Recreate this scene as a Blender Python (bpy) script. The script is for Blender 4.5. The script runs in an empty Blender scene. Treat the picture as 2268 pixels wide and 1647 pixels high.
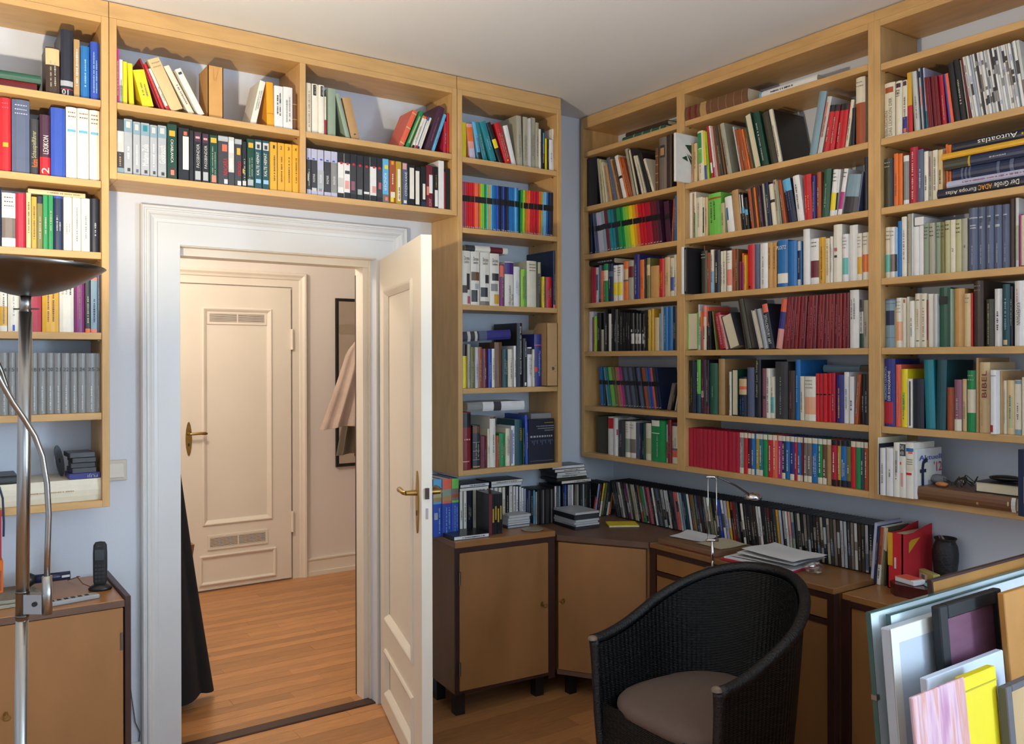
import bpy, bmesh, math, random
from mathutils import Vector, Matrix
random.seed(7)
scene = bpy.context.scene
COL = scene.collection
# ------------------------------------------------------------------ camera
W, H = 2268.0, 1647.0
F = 1904.1
YAW, PIT, ROLL = (math.radians(a) for a in (34.520, -0.053, -0.132))
CY = -27.4
HC = 1.6
FW = Vector((math.sin(YAW)*math.cos(PIT), math.cos(YAW)*math.cos(PIT), math.sin(PIT)))
R0 = Vector((math.cos(YAW), -math.sin(YAW), 0)); U0 = R0.cross(FW)
R2 = R0*math.cos(ROLL)+U0*math.sin(ROLL); U2 = -R0*math.sin(ROLL)+U0*math.cos(ROLL)
CP = Vector((0, 0, HC))
camd = bpy.data.cameras.new('camera'); cam = bpy.data.objects.new('camera', camd); COL.objects.link(cam)
camd.sensor_width = 36; camd.lens = F/W*36; camd.shift_y = CY/W; camd.clip_start = 0.02
cam.matrix_world = Matrix(((R2.x, U2.x, -FW.x, CP.x), (R2.y, U2.y, -FW.y, CP.y), (R2.z, U2.z, -FW.z, CP.z), (0, 0, 0, 1)))
scene.camera = cam
# ------------------------------------------------------------------ world and light
wd = bpy.data.worlds.new('sky'); scene.world = wd; wd.use_nodes = True
bg = wd.node_tree.nodes['Background']; bg.inputs[0].default_value = (0.62, 0.78, 1.0, 1); bg.inputs[1].default_value = 1.0
def area(name, loc, rot, sx, sy, power, col):
    l = bpy.data.lights.new(name, 'AREA'); l.shape = 'RECTANGLE'; l.size = sx; l.size_y = sy; l.energy = power; l.color = col
    o = bpy.data.objects.new(name, l); COL.objects.link(o); o.location = loc; o.rotation_euler = rot
    return o
# daylight through the right-wall window; the unseen back window is added fill
area('window_daylight', (3.40, -1.35, 1.60), (0, math.pi/2, 0), 1.55, 1.5, 225, (0.66, 0.82, 1.0))
area('window_daylight', (0.35, -2.42, 1.60), (-math.pi/2, 0, math.pi), 1.5, 1.55, 17, (0.66, 0.82, 1.0))
vs = scene.view_settings
vs.view_transform = 'Standard'; vs.look = 'None'; vs.gamma = 1.0; vs.use_curve_mapping = False
vs.exposure = 0.50
LAMP_W = 78; HALL_W = 39

# ------------------------------------------------------------------ photo geometry helpers (rays through measured photo points meet known planes)
def ray(x, y): return FW+R2*((x-W/2)/F)-U2*((y-H/2-CY)/F)
def onX(x, y, X): d = ray(x, y); return CP+d*(X/d.x)
def onY(x, y, Y): d = ray(x, y); return CP+d*(Y/d.y)
def onZ(x, y, Z): d = ray(x, y); return CP+d*((Z-HC)/d.z)
def atD(x, y, D): return CP+ray(x, y)*D
def onL(x, y, y0, k):
    d = ray(x, y); return CP+d*((y0+k*HC)/(d.y-k*d.z))
def pj(P):
    P = Vector(P)-CP; z = P.dot(FW)
    return (W/2+F*P.dot(R2)/z, H/2+CY-F*P.dot(U2)/z)

# ------------------------------------------------------------------ materials
def lin(c):
    c = c/255.0
    return c/12.92 if c <= 0.04045 else ((c+0.055)/1.055)**2.4
def hexc(h):
    h = h.lstrip('#'); return tuple(lin(int(h[i:i+2], 16)) for i in (0, 2, 4))+(1,)
MATS = {}
def mat(name, hx, rough=0.5, metal=0.0, spec=0.5, var=0.0, scale=8.0, stretch=(1, 1, 1), bump=0.0, bscale=60.0, coord='Object', objvar=0.0):
    if name in MATS: return MATS[name]
    m = bpy.data.materials.new(name); m.use_nodes = True; nt = m.node_tree; b = nt.nodes['Principled BSDF']
    c = hexc(hx) if isinstance(hx, str) else hx
    b.inputs['Base Color'].default_value = c; b.inputs['Roughness'].default_value = rough; b.inputs['Metallic'].default_value = metal
    b.inputs['Specular IOR Level'].default_value = spec
    if var or bump:
        tc = nt.nodes.new('ShaderNodeTexCoord'); mp = nt.nodes.new('ShaderNodeMapping'); mp.inputs['Scale'].default_value = stretch
        nt.links.new(tc.outputs[coord], mp.inputs[0])
    if var:
        n = nt.nodes.new('ShaderNodeTexNoise'); n.inputs['Scale'].default_value = scale; n.inputs['Detail'].default_value = 4
        nt.links.new(mp.outputs[0], n.inputs['Vector'])
        r = nt.nodes.new('ShaderNodeValToRGB')
        r.color_ramp.elements[0].position = 0.3; r.color_ramp.elements[1].position = 0.7
        r.color_ramp.elements[0].color = tuple(x*(1-var) for x in c[:3])+(1,)
        r.color_ramp.elements[1].color = tuple(min(1, x*(1+var*0.6)) for x in c[:3])+(1,)
        nt.links.new(n.outputs[0], r.inputs[0]); out = r.outputs[0]
        if objvar:
            oi = nt.nodes.new('ShaderNodeObjectInfo'); hs = nt.nodes.new('ShaderNodeHueSaturation')
            mr = nt.nodes.new('ShaderNodeMapRange'); mr.inputs['To Min'].default_value = 1-objvar; mr.inputs['To Max'].default_value = 1+objvar
            nt.links.new(oi.outputs['Random'], mr.inputs[0]); nt.links.new(mr.outputs[0], hs.inputs['Value'])
            nt.links.new(out, hs.inputs['Color']); out = hs.outputs[0]
        nt.links.new(out, b.inputs['Base Color'])
    if bump:
        n2 = nt.nodes.new('ShaderNodeTexNoise'); n2.inputs['Scale'].default_value = bscale; n2.inputs['Detail'].default_value = 3
        nt.links.new(mp.outputs[0], n2.inputs['Vector'])
        bp = nt.nodes.new('ShaderNodeBump'); bp.inputs['Strength'].default_value = bump; bp.inputs['Distance'].default_value = 0.01
        nt.links.new(n2.outputs[0], bp.inputs['Height']); nt.links.new(bp.outputs[0], b.inputs['Normal'])
    MATS[name] = m; return m
def emis(name, col, strength):
    m = bpy.data.materials.new(name); m.use_nodes = True; b = m.node_tree.nodes['Principled BSDF']
    b.inputs['Base Color'].default_value = col; b.inputs['Emission Color'].default_value = col; b.inputs['Emission Strength'].default_value = strength
    MATS[name] = m; return m
def glassmat(name, tint=(0.9, 0.95, 0.95, 1), fac=0.12):
    m = bpy.data.materials.new(name); m.use_nodes = True; nt = m.node_tree
    out = nt.nodes['Material Output']; nt.nodes.remove(nt.nodes['Principled BSDF'])
    t = nt.nodes.new('ShaderNodeBsdfTransparent'); t.inputs[0].default_value = tint
    g = nt.nodes.new('ShaderNodeBsdfGlossy'); g.inputs['Roughness'].default_value = 0.03
    mx = nt.nodes.new('ShaderNodeMixShader'); mx.inputs[0].default_value = fac
    nt.links.new(t.outputs[0], mx.inputs[1]); nt.links.new(g.outputs[0], mx.inputs[2]); nt.links.new(mx.outputs[0], out.inputs[0])
    MATS[name] = m; return m
M_wall = mat('wall_paint', 'd3d8e0', 0.9, bump=0.06, bscale=140)
M_ceil = mat('ceiling_paint', 'dee0e0', 0.95, bump=0.05, bscale=90)
M_hall = mat('hall_paint', 'e0d6cd', 0.9, bump=0.05, bscale=120)
M_white = mat('white_gloss_paint', 'd6d8d8', 0.35, var=0.04, scale=3)
M_cream = mat('cream_gloss_paint', 'e6dccb', 0.38, var=0.03, scale=3)
M_birch = mat('birch_veneer', 'caa066', 0.45, var=0.13, scale=5, stretch=(1.2, 6, 6), bump=0.02, bscale=80)
M_birchv = mat('birch_veneer_upright', 'caa066', 0.45, var=0.13, scale=5, stretch=(6, 6, 1.2), bump=0.02, bscale=80)
M_birchy = mat('birch_veneer_cross', 'caa066', 0.45, var=0.13, scale=5, stretch=(6, 1.2, 6), bump=0.02, bscale=80)
M_plank = mat('pine_plank', 'b57f4e', 0.33, var=0.22, scale=9, stretch=(1.0, 14, 1), objvar=0.2)
M_plankd = mat('stained_plank', '7a4a28', 0.35, var=0.22, scale=9, stretch=(1.0, 14, 1), objvar=0.12)
M_maple = mat('maple_veneer', '9c6c3e', 0.4, var=0.16, scale=3.0, stretch=(2, 2, 0.7))
M_mapleTop = mat('maple_top', '9a6a3c', 0.3, var=0.12, scale=3.0)
M_mahog = mat('mahogany_edge', '3a201a', 0.4, var=0.2, scale=8)
M_grayedge = mat('walnut_edge', '6a4d3d', 0.45, var=0.2, scale=8)
M_brass = mat('brass', 'a5854a', 0.28, 1.0, var=0.15, scale=30)
M_steel = mat('brushed_steel', 'a9a6a2', 0.3, 1.0)
M_steeld = mat('dark_steel', '6f6963', 0.32, 1.0, var=0.08, scale=4)
M_chrome = mat('chrome', 'd0d0d0', 0.12, 1.0)
M_black = mat('black_plastic', '141416', 0.4)
M_rubber = mat('dark_rubber', '1c1c20', 0.6)
M_pages = mat('book_pages', 'd9cdb0', 0.9, var=0.1, scale=200, stretch=(6, 0.2, 0.2))
M_paper = mat('white_paper', 'd6d6d6', 0.85, var=0.04, scale=6)
M_mirror = mat('mirror_silver', 'e8e4dc', 0.03, 1.0)
M_glass = glassmat('window_glass', (0.97, 0.99, 0.985, 1), 0.06)
M_clear = glassmat('clear_plastic', (0.93, 0.93, 0.94, 1), 0.25)

# ------------------------------------------------------------------ mesh helpers
class MB:
    def __init__(s): s.v = []; s.f = []; s.mi = []
    def add(s, vs, fs, mi=0):
        n = len(s.v); s.v += [tuple(v) for v in vs]; s.f += [tuple(i+n for i in f) for f in fs]; s.mi += [mi]*len(fs)
    def box(s, a, b, mi=0):
        x0, y0, z0 = (min(a[i], b[i]) for i in range(3)); x1, y1, z1 = (max(a[i], b[i]) for i in range(3))
        s.add([(x0, y0, z0), (x1, y0, z0), (x1, y1, z0), (x0, y1, z0), (x0, y0, z1), (x1, y0, z1), (x1, y1, z1), (x0, y1, z1)],
              [(0, 3, 2, 1), (4, 5, 6, 7), (0, 1, 5, 4), (1, 2, 6, 5), (2, 3, 7, 6), (3, 0, 4, 7)], mi); return s
    def cbox(s, a, b, c=0.003, mi=0):
        # box with chamfered edges
        x0, y0, z0 = (min(a[i], b[i]) for i in range(3)); x1, y1, z1 = (max(a[i], b[i]) for i in range(3))
        c = min(c, (x1-x0)*.45, (y1-y0)*.45, (z1-z0)*.45)
        bm = bmesh.new(); bmesh.ops.create_cube(bm, size=1)
        for v in bm.verts: v.co = Vector((x0 if v.co.x < 0 else x1, y0 if v.co.y < 0 else y1, z0 if v.co.z < 0 else z1))
        bmesh.ops.bevel(bm, geom=bm.edges[:], offset=c, segments=1, affect='EDGES', profile=0.5)
        bm.verts.index_update()
        s.add([v.co[:] for v in bm.verts], [[v.index for v in f.verts] for f in bm.faces], mi); bm.free(); return s
    def prism(s, poly, h0, h1, axis='z', mi=0):
        n = len(poly)
        def P(p, h): return {'z': (p[0], p[1], h), 'y': (p[0], h, p[1]), 'x': (h, p[0], p[1])}[axis]
        vs = [P(p, h0) for p in poly]+[P(p, h1) for p in poly]
        s.add(vs, [tuple(range(n))[::-1], tuple(range(n, 2*n))]+[(i, (i+1) % n, n+(i+1) % n, n+i) for i in range(n)], mi); return s
    def tube(s, pts, r, n=10, cap=True, mi=0):
        pts = [Vector(p) for p in pts]; rs = r if isinstance(r, (list, tuple)) else [r]*len(pts)
        vs = []; up = None
        for i, p in enumerate(pts):
            t = (pts[min(i+1, len(pts)-1)]-pts[max(i-1, 0)]).normalized()
            if up is None:
                a = Vector((0, 0, 1)) if abs(t.z) < 0.9 else Vector((1, 0, 0)); up = (a-t*a.dot(t)).normalized()
            else: up = (up-t*up.dot(t)).normalized()
            sd = t.cross(up)
            for k in range(n):
                an = 2*math.pi*k/n; vs.append(p+(up*math.cos(an)+sd*math.sin(an))*rs[i])
        fs = []
        for i in range(len(pts)-1):
            for k in range(n): fs.append((i*n+k, i*n+(k+1) % n, (i+1)*n+(k+1) % n, (i+1)*n+k))
        if cap: fs += [tuple(range(n))[::-1], tuple((len(pts)-1)*n+k for k in range(n))]
        s.add(vs, fs, mi); return s
    def lathe(s, prof, c=(0, 0, 0), n=24, mi=0):
        vs = []; fs = []
        for r, z in prof:
            for k in range(n):
                an = 2*math.pi*k/n; vs.append((c[0]+r*math.cos(an), c[1]+r*math.sin(an), c[2]+z))
        for i in range(len(prof)-1):
            for k in range(n): fs.append((i*n+k, i*n+(k+1) % n, (i+1)*n+(k+1) % n, (i+1)*n+k))
        s.add(vs, fs, mi); return s
    def grid(s, rows, mi=0, closed=False):
        n = len(rows[0]); vs = [p for r in rows for p in r]; fs = []
        for i in range(len(rows)-1):
            for k in range(n-(0 if closed else 1)): fs.append((i*n+k, i*n+(k+1) % n, (i+1)*n+(k+1) % n, (i+1)*n+k))
        s.add(vs, fs, mi); return s
    def build(s, name, m, parent=None, smooth=False, origin=None, fix=False):
        o_ = Vector(origin) if origin is not None else Vector((0, 0, 0))
        me = bpy.data.meshes.new(name); me.from_pydata([Vector(v)-o_ for v in s.v], [], s.f)
        ms = m if isinstance(m, (list, tuple)) else [m]
        for q in ms: me.materials.append(q)
        if len(ms) > 1: me.polygons.foreach_set('material_index', s.mi)
        if fix:
            bm = bmesh.new(); bm.from_mesh(me); bmesh.ops.recalc_face_normals(bm, faces=bm.faces); bm.to_mesh(me); bm.free()
        if smooth: me.polygons.foreach_set('use_smooth', [True]*len(me.polygons))
        me.update()
        o = bpy.data.objects.new(name, me); COL.objects.link(o); o.location = o_
        if parent is not None:
            o.parent = parent; o.location = o_-world_loc(parent)
        return o
def world_loc(o):
    # parents here are unrotated at build time
    l = Vector(o.location)
    while o.parent: o = o.parent; l += o.location
    return l
def empty(name, loc):
    o = bpy.data.objects.new(name, None); COL.objects.link(o); o.location = loc; o.empty_display_size = 0.05; return o
def tag(o, label, cat, group=None, kind=None):
    if label: o['label'] = label
    if cat: o['category'] = cat
    if group: o['group'] = group
    if kind: o['kind'] = kind
    return o
def thing(name, loc, label, cat, group=None): return tag(empty(name, loc), label, cat, group)
def struct(o): o['kind'] = 'structure'; return o
def smooth_angle(o, deg=40):
    me = o.data; me.polygons.foreach_set('use_smooth', [True]*len(me.polygons))
    try: me.set_sharp_from_angle(angle=math.radians(deg))
    except Exception: pass
    return o
# ------------------------------------------------------------------ structure
YD, YW = 3.40, 3.65      # shelf front plane and wall plane, door wall
XR, XW = 2.95, 3.20      # shelf front plane and wall plane, right wall
ZC = 2.905
XL, YB, YH = -1.9, -2.2, 6.10
DX0, DX1, DZ = 0.868, 1.740, 2.065   # doorway
JH = 3.81
fl = struct(MB().box((XL-.1, YB-.1, -.06), (XW+.1, YH+.1, -.016)).build('floor', M_mahog))
def planks(x0, x1, y0, y1, w, seed, m):
    rr = random.Random(seed); y = y0; shared = {}
    while y < y1-1e-4:
        yy = min(y+w, y1); cuts = [x0]; x = x0+rr.uniform(.5, 1.9)
        while x < x1-.35: cuts.append(x); x += rr.uniform(1.3, 2.2)
        cuts.append(x1)
        for a, b in zip(cuts, cuts[1:]):
            o = MB().box((a+.0006, y+.0007, -.02), (b-.0006, yy-.0007, rr.uniform(-.0006, 0))).build('plank', m, fl, origin=((a+b)/2, (y+yy)/2, -.01))
        y = yy
planks(XL, XW, YB, 3.655, .095, 3, M_plank)
planks(0.3, 3.9, 3.725, YH, .072, 5, M_plank)
struct(MB().cbox((DX0-.03, 3.655, -.02), (DX1+.03, 3.725, .006), .004).build('trim_3', M_mahog))
cl = struct(MB().box((XL-.1, YB-.1, ZC), (XW+.1, YW+.02, ZC+.1)).build('ceiling', M_ceil))
wdr = struct(MB().box((XL, YW, 0), (DX0, JH, ZC)).box((DX1, YW, 0), (XW+.16, JH, ZC)).box((DX0, YW, DZ), (DX1, JH, ZC)).build('wall_door', M_wall))
def wall_hole(mb, ax, p0, p1, a0, a1, h):
    # wall slab with one window hole; ax 'x' means slab spans y and is thick in x
    def B(u0, u1, z0, z1):
        mb.box((p0, u0, z0), (p1, u1, z1)) if ax == 'x' else mb.box((u0, p0, z0), (u1, p1, z1))
    B(a0, h[0], 0, ZC); B(h[1], a1, 0, ZC); B(h[0], h[1], 0, h[2]); B(h[0], h[1], h[3], ZC); return mb
W1 = (-2.1, -.6, .85, 2.35); W2 = (-.4, 1.1, .85, 2.35)
struct(wall_hole(MB(), 'x', XW, XW+.16, YB, YW, W1).build('wall_right', M_wall))
struct(wall_hole(MB(), 'y', YB-.16, YB, XL, XW+.16, W2).build('wall_back', M_wall))
struct(MB().box((XL-.1, YB, 0), (XL, JH, ZC)).build('wall_left', M_wall))
struct(MB().box((0.2, YH, 0), (4.0, YH+.1, ZC)).build('wall_hall', M_hall))
struct(MB().box((0.2, JH, 0), (0.3, YH, ZC)).build('wall_hall_left', M_hall))
struct(MB().box((3.9, JH, 0), (4.0, YH, ZC)).build('wall_hall_right', M_hall))
struct(MB().box((XW+.16, YW, 0), (4.0, JH, ZC)).build('wall_hall_front', M_hall))
struct(MB().box((0.2, YW+.02, ZC), (4.0, YH+.1, ZC+.1)).build('ceiling_hall', M_ceil))
def window(n, ax, p, h):
    def P(u, d, z): return (p+d, u, z) if ax == 'x' else (u, p-d, z)
    def bx(mb, u0, u1, z0, z1, d0, d1): return mb.box(P(u0, d0, z0), P(u1, d1, z1))
    mb = MB(); u0, u1, z0, z1 = h
    bx(mb, u0, u0+.06, z0, z1, .03, .09); bx(mb, u1-.06, u1, z0, z1, .03, .09); bx(mb, u0, u1, z0, z0+.06, .03, .09); bx(mb, u0, u1, z1-.06, z1, .03, .09)
    um = (u0+u1)/2; bx(mb, um-.04, um+.04, z0, z1, .03, .09)
    w = struct(mb.build('window_%d' % n, M_white))
    for a, b in ((u0+.06, um-.04), (um+.04, u1-.06)):
        bx(MB(), a, b, z0+.06, z1-.06, .058, .062).build('pane', M_glass, w)
    bx(MB(), u0-.05, u1+.05, z0-.03, z0, -.15, .03).build('window_sill', M_white, w)
window(1, 'x', XW, W1); window(2, 'y', YB, W2)  # second window is unseen, added to carry the fill light
# door casing room side: moulded profile swept round three sides of the doorway
PROF = [(0, 0), (0, .012), (.085, .012), (.088, .015), (.100, .016), (.112, .022), (.118, .030), (.124, .033), (.130, .033), (.133, .028), (.136, .028), (.140, .034), (.147, .036), (.152, .030), (.152, 0)]
def casing(mb, x0, x1, zt, ywall, sgn, prof=PROF, z0=0):
    path = []
    for u, v in prof:
        y = ywall-sgn*v
        path.append([(x0-u, y, z0), (x0-u, y, zt+u), (x1+u, y, zt+u), (x1+u, y, z0)])
    rows = [[path[j][i] for j in range(len(prof))] for i in range(4)]
    mb.grid(rows); return mb
tr = struct(casing(MB(), DX0, DX1, DZ, YW, 1).build('trim_1', M_white, fix=True))
ln = MB().box((DX0-.002, YW+.001, 0), (DX0+.003, JH, DZ)).box((DX0+.003, YW+.06, 0), (DX0+.018, JH, DZ-.012)).box((DX1-.006, YW+.055, 0), (DX1+.002, JH, DZ)).box((DX1-.028, YW+.075, 0), (DX1-.006, JH, DZ-.02)).box((DX0, YW+.001, DZ-.003), (DX1, JH, DZ+.002)).box((DX0, YW+.06, DZ-.034), (DX1, JH, DZ-.003))
struct(ln.build('trim_2', M_cream))
MB().box((DX1-.0295, JH-.006, .0), (DX1-.0275, JH+.002, 2.0)).build('seal', M_mahog, bpy.data.objects['trim_2'])  # thin dark strip down the hall edge of the right jamb
struct(MB().box((-1.9, YW-.016, 0), (DX0-.153, YW, .09)).box((DX1+.153, YW-.016, 0), (XW, YW, .09)).build('baseboard_door', M_white))
struct(MB().box((XW-.016, .0, 0), (XW, YW, .09)).build('baseboard_right', M_white))
# ---- open door leaf
HX, HY = 1.752, 3.628
ang = math.atan2(2.786-HY, 1.514-HX); LW = .868; LT = .040
d1 = struct(empty('door_1', (HX, HY, 0)))
def leaf(parent, w, h, t, panels, m, z0=.008):
    # local: x along leaf from hinge, y thickness 0..t, stiles/rails around recessed panels
    xs = (panels[0][0], panels[0][1])
    mb = MB().box((0, 0, z0), (xs[0], t, h)).box((xs[1], 0, z0), (w, t, h))
    zs = [z0]+[z for p in panels for z in p[2:4]]+[h]
    for a, b in zip(zs[0::2], zs[1::2]): mb.box((xs[0], 0, a), (xs[1], t, b))
    part(mb, 'stile_frame', m, parent)
    for p in panels:
        part(MB().box((p[0]-.004, .013, p[2]-.004), (p[1]+.004, t-.013, p[3]+.004)), 'panel', m, parent)
def part(mb, name, m, parent, smooth=False):
    o = mb.build(name, m); o.parent = parent
    if smooth: smooth_angle(o)
    return o
def mould(parent, x0, x1, z0, z1, y, sgn, m, w=.028, name='moulding'):
    # mitred panel moulding around a rectangle on the face at y; sgn -1 faces -y
    prof = [(-.006, 0), (-.006, .006), (.002, .010), (.008, .008), (.016, .002), (w, -.008), (w, -.012), (0, -.012)]
    rows = []
    for cx, cz, sx, sz in ((x0, z0, 1, 1), (x1, z0, -1, 1), (x1, z1, -1, -1), (x0, z1, 1, -1)):
        rows.append([(cx+sx*u, y+sgn*v, cz+sz*u) for u, v in prof])
    rows.append(rows[0])
    mb = MB(); mb.grid(rows, closed=True); o = mb.build(name, m, fix=True); o.parent = parent; return o
PAN = [(.135, .715, .10, .295), (.135, .715, .435, 1.905)]
leaf(d1, LW, 2.058, LT, PAN, M_cream)
# local +y of the leaf points to the room's narrow-shelf side; face y=0 looks back into the doorway
for p in PAN:
    mould(d1, p[0], p[1], p[2], p[3], 0, -1, M_cream); mould(d1, p[0], p[1], p[2], p[3], LT, 1, M_cream)
d1.rotation_euler = (0, 0, ang)
def lever(parent, x, z, y, sgn, dirx, plate=True):
    # oval brass plate with a lever
    pl = MB(); n = 20; ring = []
    for k in range(n):
        a = 2*math.pi*k/n; ring.append((x+.021*math.cos(a), z-.035+.108*math.sin(a)*(1-.08*math.cos(2*a))))
    pl.prism(ring, y, y+sgn*.005, 'y')
    e = pl.build('door_plate', M_brass, fix=True); e.parent = parent
    lv = MB().tube([(x, y+sgn*.004, z), (x, y+sgn*.045, z)], [.011, .009], 12)
    lv.tube([(x, y+sgn*.045, z), (x+dirx*.02, y+sgn*.052, z), (x+dirx*.07, y+sgn*.052, z+.002), (x+dirx*.10, y+sgn*.05, z), (x+dirx*.112, y+sgn*.048, z-.001)], [.009, .0085, .0095, .011, .006], 12)
    o = lv.build('handle', M_brass, fix=True); o.parent = parent; smooth_angle(o)
    kh = MB().box((x-.004, y+sgn*.004, z-.085), (x+.004, y+sgn*.0062, z-.066)).build('keyhole', M_black); kh.parent = parent
lever(d1, LW-.062, 1.10, 0, -1, -1); lever(d1, LW-.062, 1.10, LT, 1, -1)
part(MB().box((LW-.001, LT*.5-.007, 1.085), (LW+.010, LT*.5+.007, 1.125)), 'latch', M_mahog, d1)
part(MB().box((LW-.001, LT*.5-.005, 1.01), (LW+.001, LT*.5+.005, 1.05)), 'bolt_plate', M_steel, d1)
for z in (.28, 1.78): part(MB().tube([(-.004, LT+.004, z-.05), (-.004, LT+.004, z+.05)], .009, 10), 'hinge', M_cream, d1, True)
# ---- hall door in the far hall wall
hx0, hx1, hz = 1.395, 2.222, 2.115
d2 = struct(empty('door_2', (0, 0, 0)))
HPAN = [(1.598, 2.075, .46, 1.955)]
yf = YH-.028
mb = MB().box((hx0, yf, .012), (HPAN[0][0], YH+.01, hz)).box((HPAN[0][1], yf, .012), (hx1, YH+.01, hz)).box((HPAN[0][0], yf, .012), (HPAN[0][1], YH+.01, HPAN[0][2])).box((HPAN[0][0], yf, HPAN[0][3]), (HPAN[0][1], YH+.01, hz))
part(mb, 'stile_frame', M_cream, d2)
part(MB().box((HPAN[0][0]-.005, yf+.012, .45), (HPAN[0][1]+.005, YH+.01, 1.96)), 'panel', M_cream, d2)
mould(d2, HPAN[0][0], HPAN[0][1], .46, 1.955, yf, -1, M_cream)
mould(d2, 1.575, 2.10, .05, .245, yf-.004, -1, M_cream, .012, 'lower_moulding')
def grille(parent, x0, x1, z0, z1, y, n):
    g = MB().box((x0, y-.008, z0), (x1, y, z0+.016)).box((x0, y-.008, z1-.016), (x1, y, z1)).box((x0, y-.008, z0+.016), (x0+.016, y, z1-.016)).box((x1-.016, y-.008, z0+.016), (x1, y, z1-.016)).box(((x0+x1)/2-.004, y-.0085, z0+.016), ((x0+x1)/2+.004, y, z1-.016)).build('vent_grille', M_cream)
    g.parent = parent
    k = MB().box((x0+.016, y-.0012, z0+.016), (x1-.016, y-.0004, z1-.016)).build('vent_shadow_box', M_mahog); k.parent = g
    p = (z1-z0-.032)/n
    for i in range(n):
        zc = z0+.016+p*(i+.5)
        sl = MB().box((x0+.016, -.003, -p*.25), (x1-.016, .0025, p*.25)).build('slat', M_cream); sl.location = (0, y-.004, zc); sl.parent = g
grille(d2, 1.628, 2.045, 1.845, 1.935, yf+.012, 9); grille(d2, 1.625, 2.045, .285, .385, yf, 7)
lever(d2, 1.502, 1.095, yf, -1, 1)
for z in (.42, 1.745): part(MB().tube([(hx1+.006, yf-.008, z-.075), (hx1+.006, yf-.008, z+.075)], .011, 10), 'hinge', M_cream, d2, True)
struct(casing(MB(), hx0-.004, hx1+.014, hz+.01, YH, 1, [(0, 0), (0, .022), (.05, .022), (.056, .03), (.07, .034), (.085, .045), (.098, .046), (.105, .035), (.105, 0)]).build('trim_4', M_cream, fix=True))
bb = struct(MB().box((hx1+.12, YH-.02, 0), (3.9, YH, .115)).box((hx1+.12, YH-.026, .115), (3.9, YH, .125)).box((hx1+.12, YH-.034, 0), (3.9, YH, .03)).build('baseboard_hall', M_cream))
# ---- hall ceiling lamp (out of view, lights the hall)
hl = thing('ceiling_lamp', (1.05, 4.8, ZC), 'warm globe lamp on the hall ceiling beyond the doorway', 'lamp')
MB().tube([(1.05, 4.8, ZC), (1.05, 4.8, ZC-.10)], .03, 12).build('ceiling_rose', M_brass, hl)
MB().lathe([(.001, -.32), (.06, -.31), (.10, -.26), (.11, -.21), (.09, -.15), (.04, -.105), (.03, -.10)], (1.05, 4.8, ZC), 20).build('glass_globe', emis('lamp_globe_glow', (1, .78, .55, 1), 3.0), hl, True)
l = bpy.data.lights.new('hall_bulb', 'POINT'); l.energy = HALL_W; l.color = (1, .88, .75); l.shadow_soft_size = .12
lo = bpy.data.objects.new('hall_bulb', l); COL.objects.link(lo); lo.location = (1.05, 4.8, ZC-.45)
# ------------------------------------------------------------------ bookshelves
T = .025
def unit(label, ax, a0, a1, ztop, zbot, shelves, zcrown=ZC-.004, mids=()):
    """ax 'D' on the door wall (a = x) or 'R' on the right wall (a = y, a0 > a1)."""
    lo_, hi = min(a0, a1), max(a0, a1)
    def bx(mb, u0, u1, d0, d1, z0, z1, c=.0015):
        # d measured from the front plane towards the wall
        if ax == 'D': return mb.cbox((u0, YD+d0, z0), (u1, YD+d1, z1), c)
        return mb.cbox((XR+d0, u0, z0), (XR+d1, u1, z1), c)
    D = .249
    base = (lo_+hi)/2
    t = thing('bookshelf', (base, YD+.12, zbot) if ax == 'D' else (XR+.12, base, zbot), label, 'bookshelf', 'wooden wall bookshelves')
    def bd(mb, n, m):
        o = mb.build(n, m, t); return o
    bd(bx(MB(), lo_, lo_+T, 0, D, zbot, ztop), 'side_panel', M_birchv); bd(bx(MB(), hi-T, hi, 0, D, zbot, ztop), 'side_panel', M_birchv)
    for mm in mids: bd(bx(MB(), mm-T/2, mm+T/2, 0, D, zbot+T, ztop-T), 'side_panel', M_birchv)
    mh = M_birch if ax == 'D' else M_birchy
    bd(bx(MB(), lo_+T, hi-T, 0, D, ztop-T, ztop), 'top_board', mh)
    bd(bx(MB(), lo_, hi, .003, .028, ztop, zcrown), 'crown_board', mh)
    segs = [lo_+T]+[v for mm in mids for v in (mm-T/2, mm+T/2)]+[hi-T]
    for s, z in enumerate(shelves):
        last = abs(z-T-zbot) < .004
        if last: bd(bx(MB(), lo_+T, hi-T, 0, D, z-T, z), 'shelf', mh)
        else:
            for u0, u1 in zip(segs[0::2], segs[1::2]):
                o = bd(bx(MB(), u0+.001, u1-.001, .002, D, z-T, z), 'shelf', mh)
                pn = MB()
                for uu, sg in ((u0, 1), (u1, -1)):
                    for dd in (.035, .2):
                        a, b = ((uu, YD+dd, z-T-.003), (uu+sg*.009, YD+dd, z-T-.003)) if ax == 'D' else ((XR+dd, uu, z-T-.003), (XR+dd, uu+sg*.009, z-T-.003))
                        pn.tube([a, b], .0025, 6)
                pn.build('shelf_pin', M_brass, o)['kind'] = 'stuff'
    return t
ZL = dict(l1=2.538, l2=2.246, l3=1.988, l4=1.698, l5=1.409, l6=1.092, o1=2.540, o2=2.283, n1=2.535, n2=2.208, n3=1.852, n4=1.463, n5=1.084,
          r0=2.711, r1=2.417, r2=2.159, r3=1.897, r4=1.638, r5=1.345, r6=1.095, r0b=2.697)
unit('tall birch bookshelf at the left edge, beside the floor lamp', 'D', -.34, .565, 2.843, ZL['l6']-T, [ZL[k] for k in ('l1', 'l2', 'l3', 'l4', 'l5', 'l6')])
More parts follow.
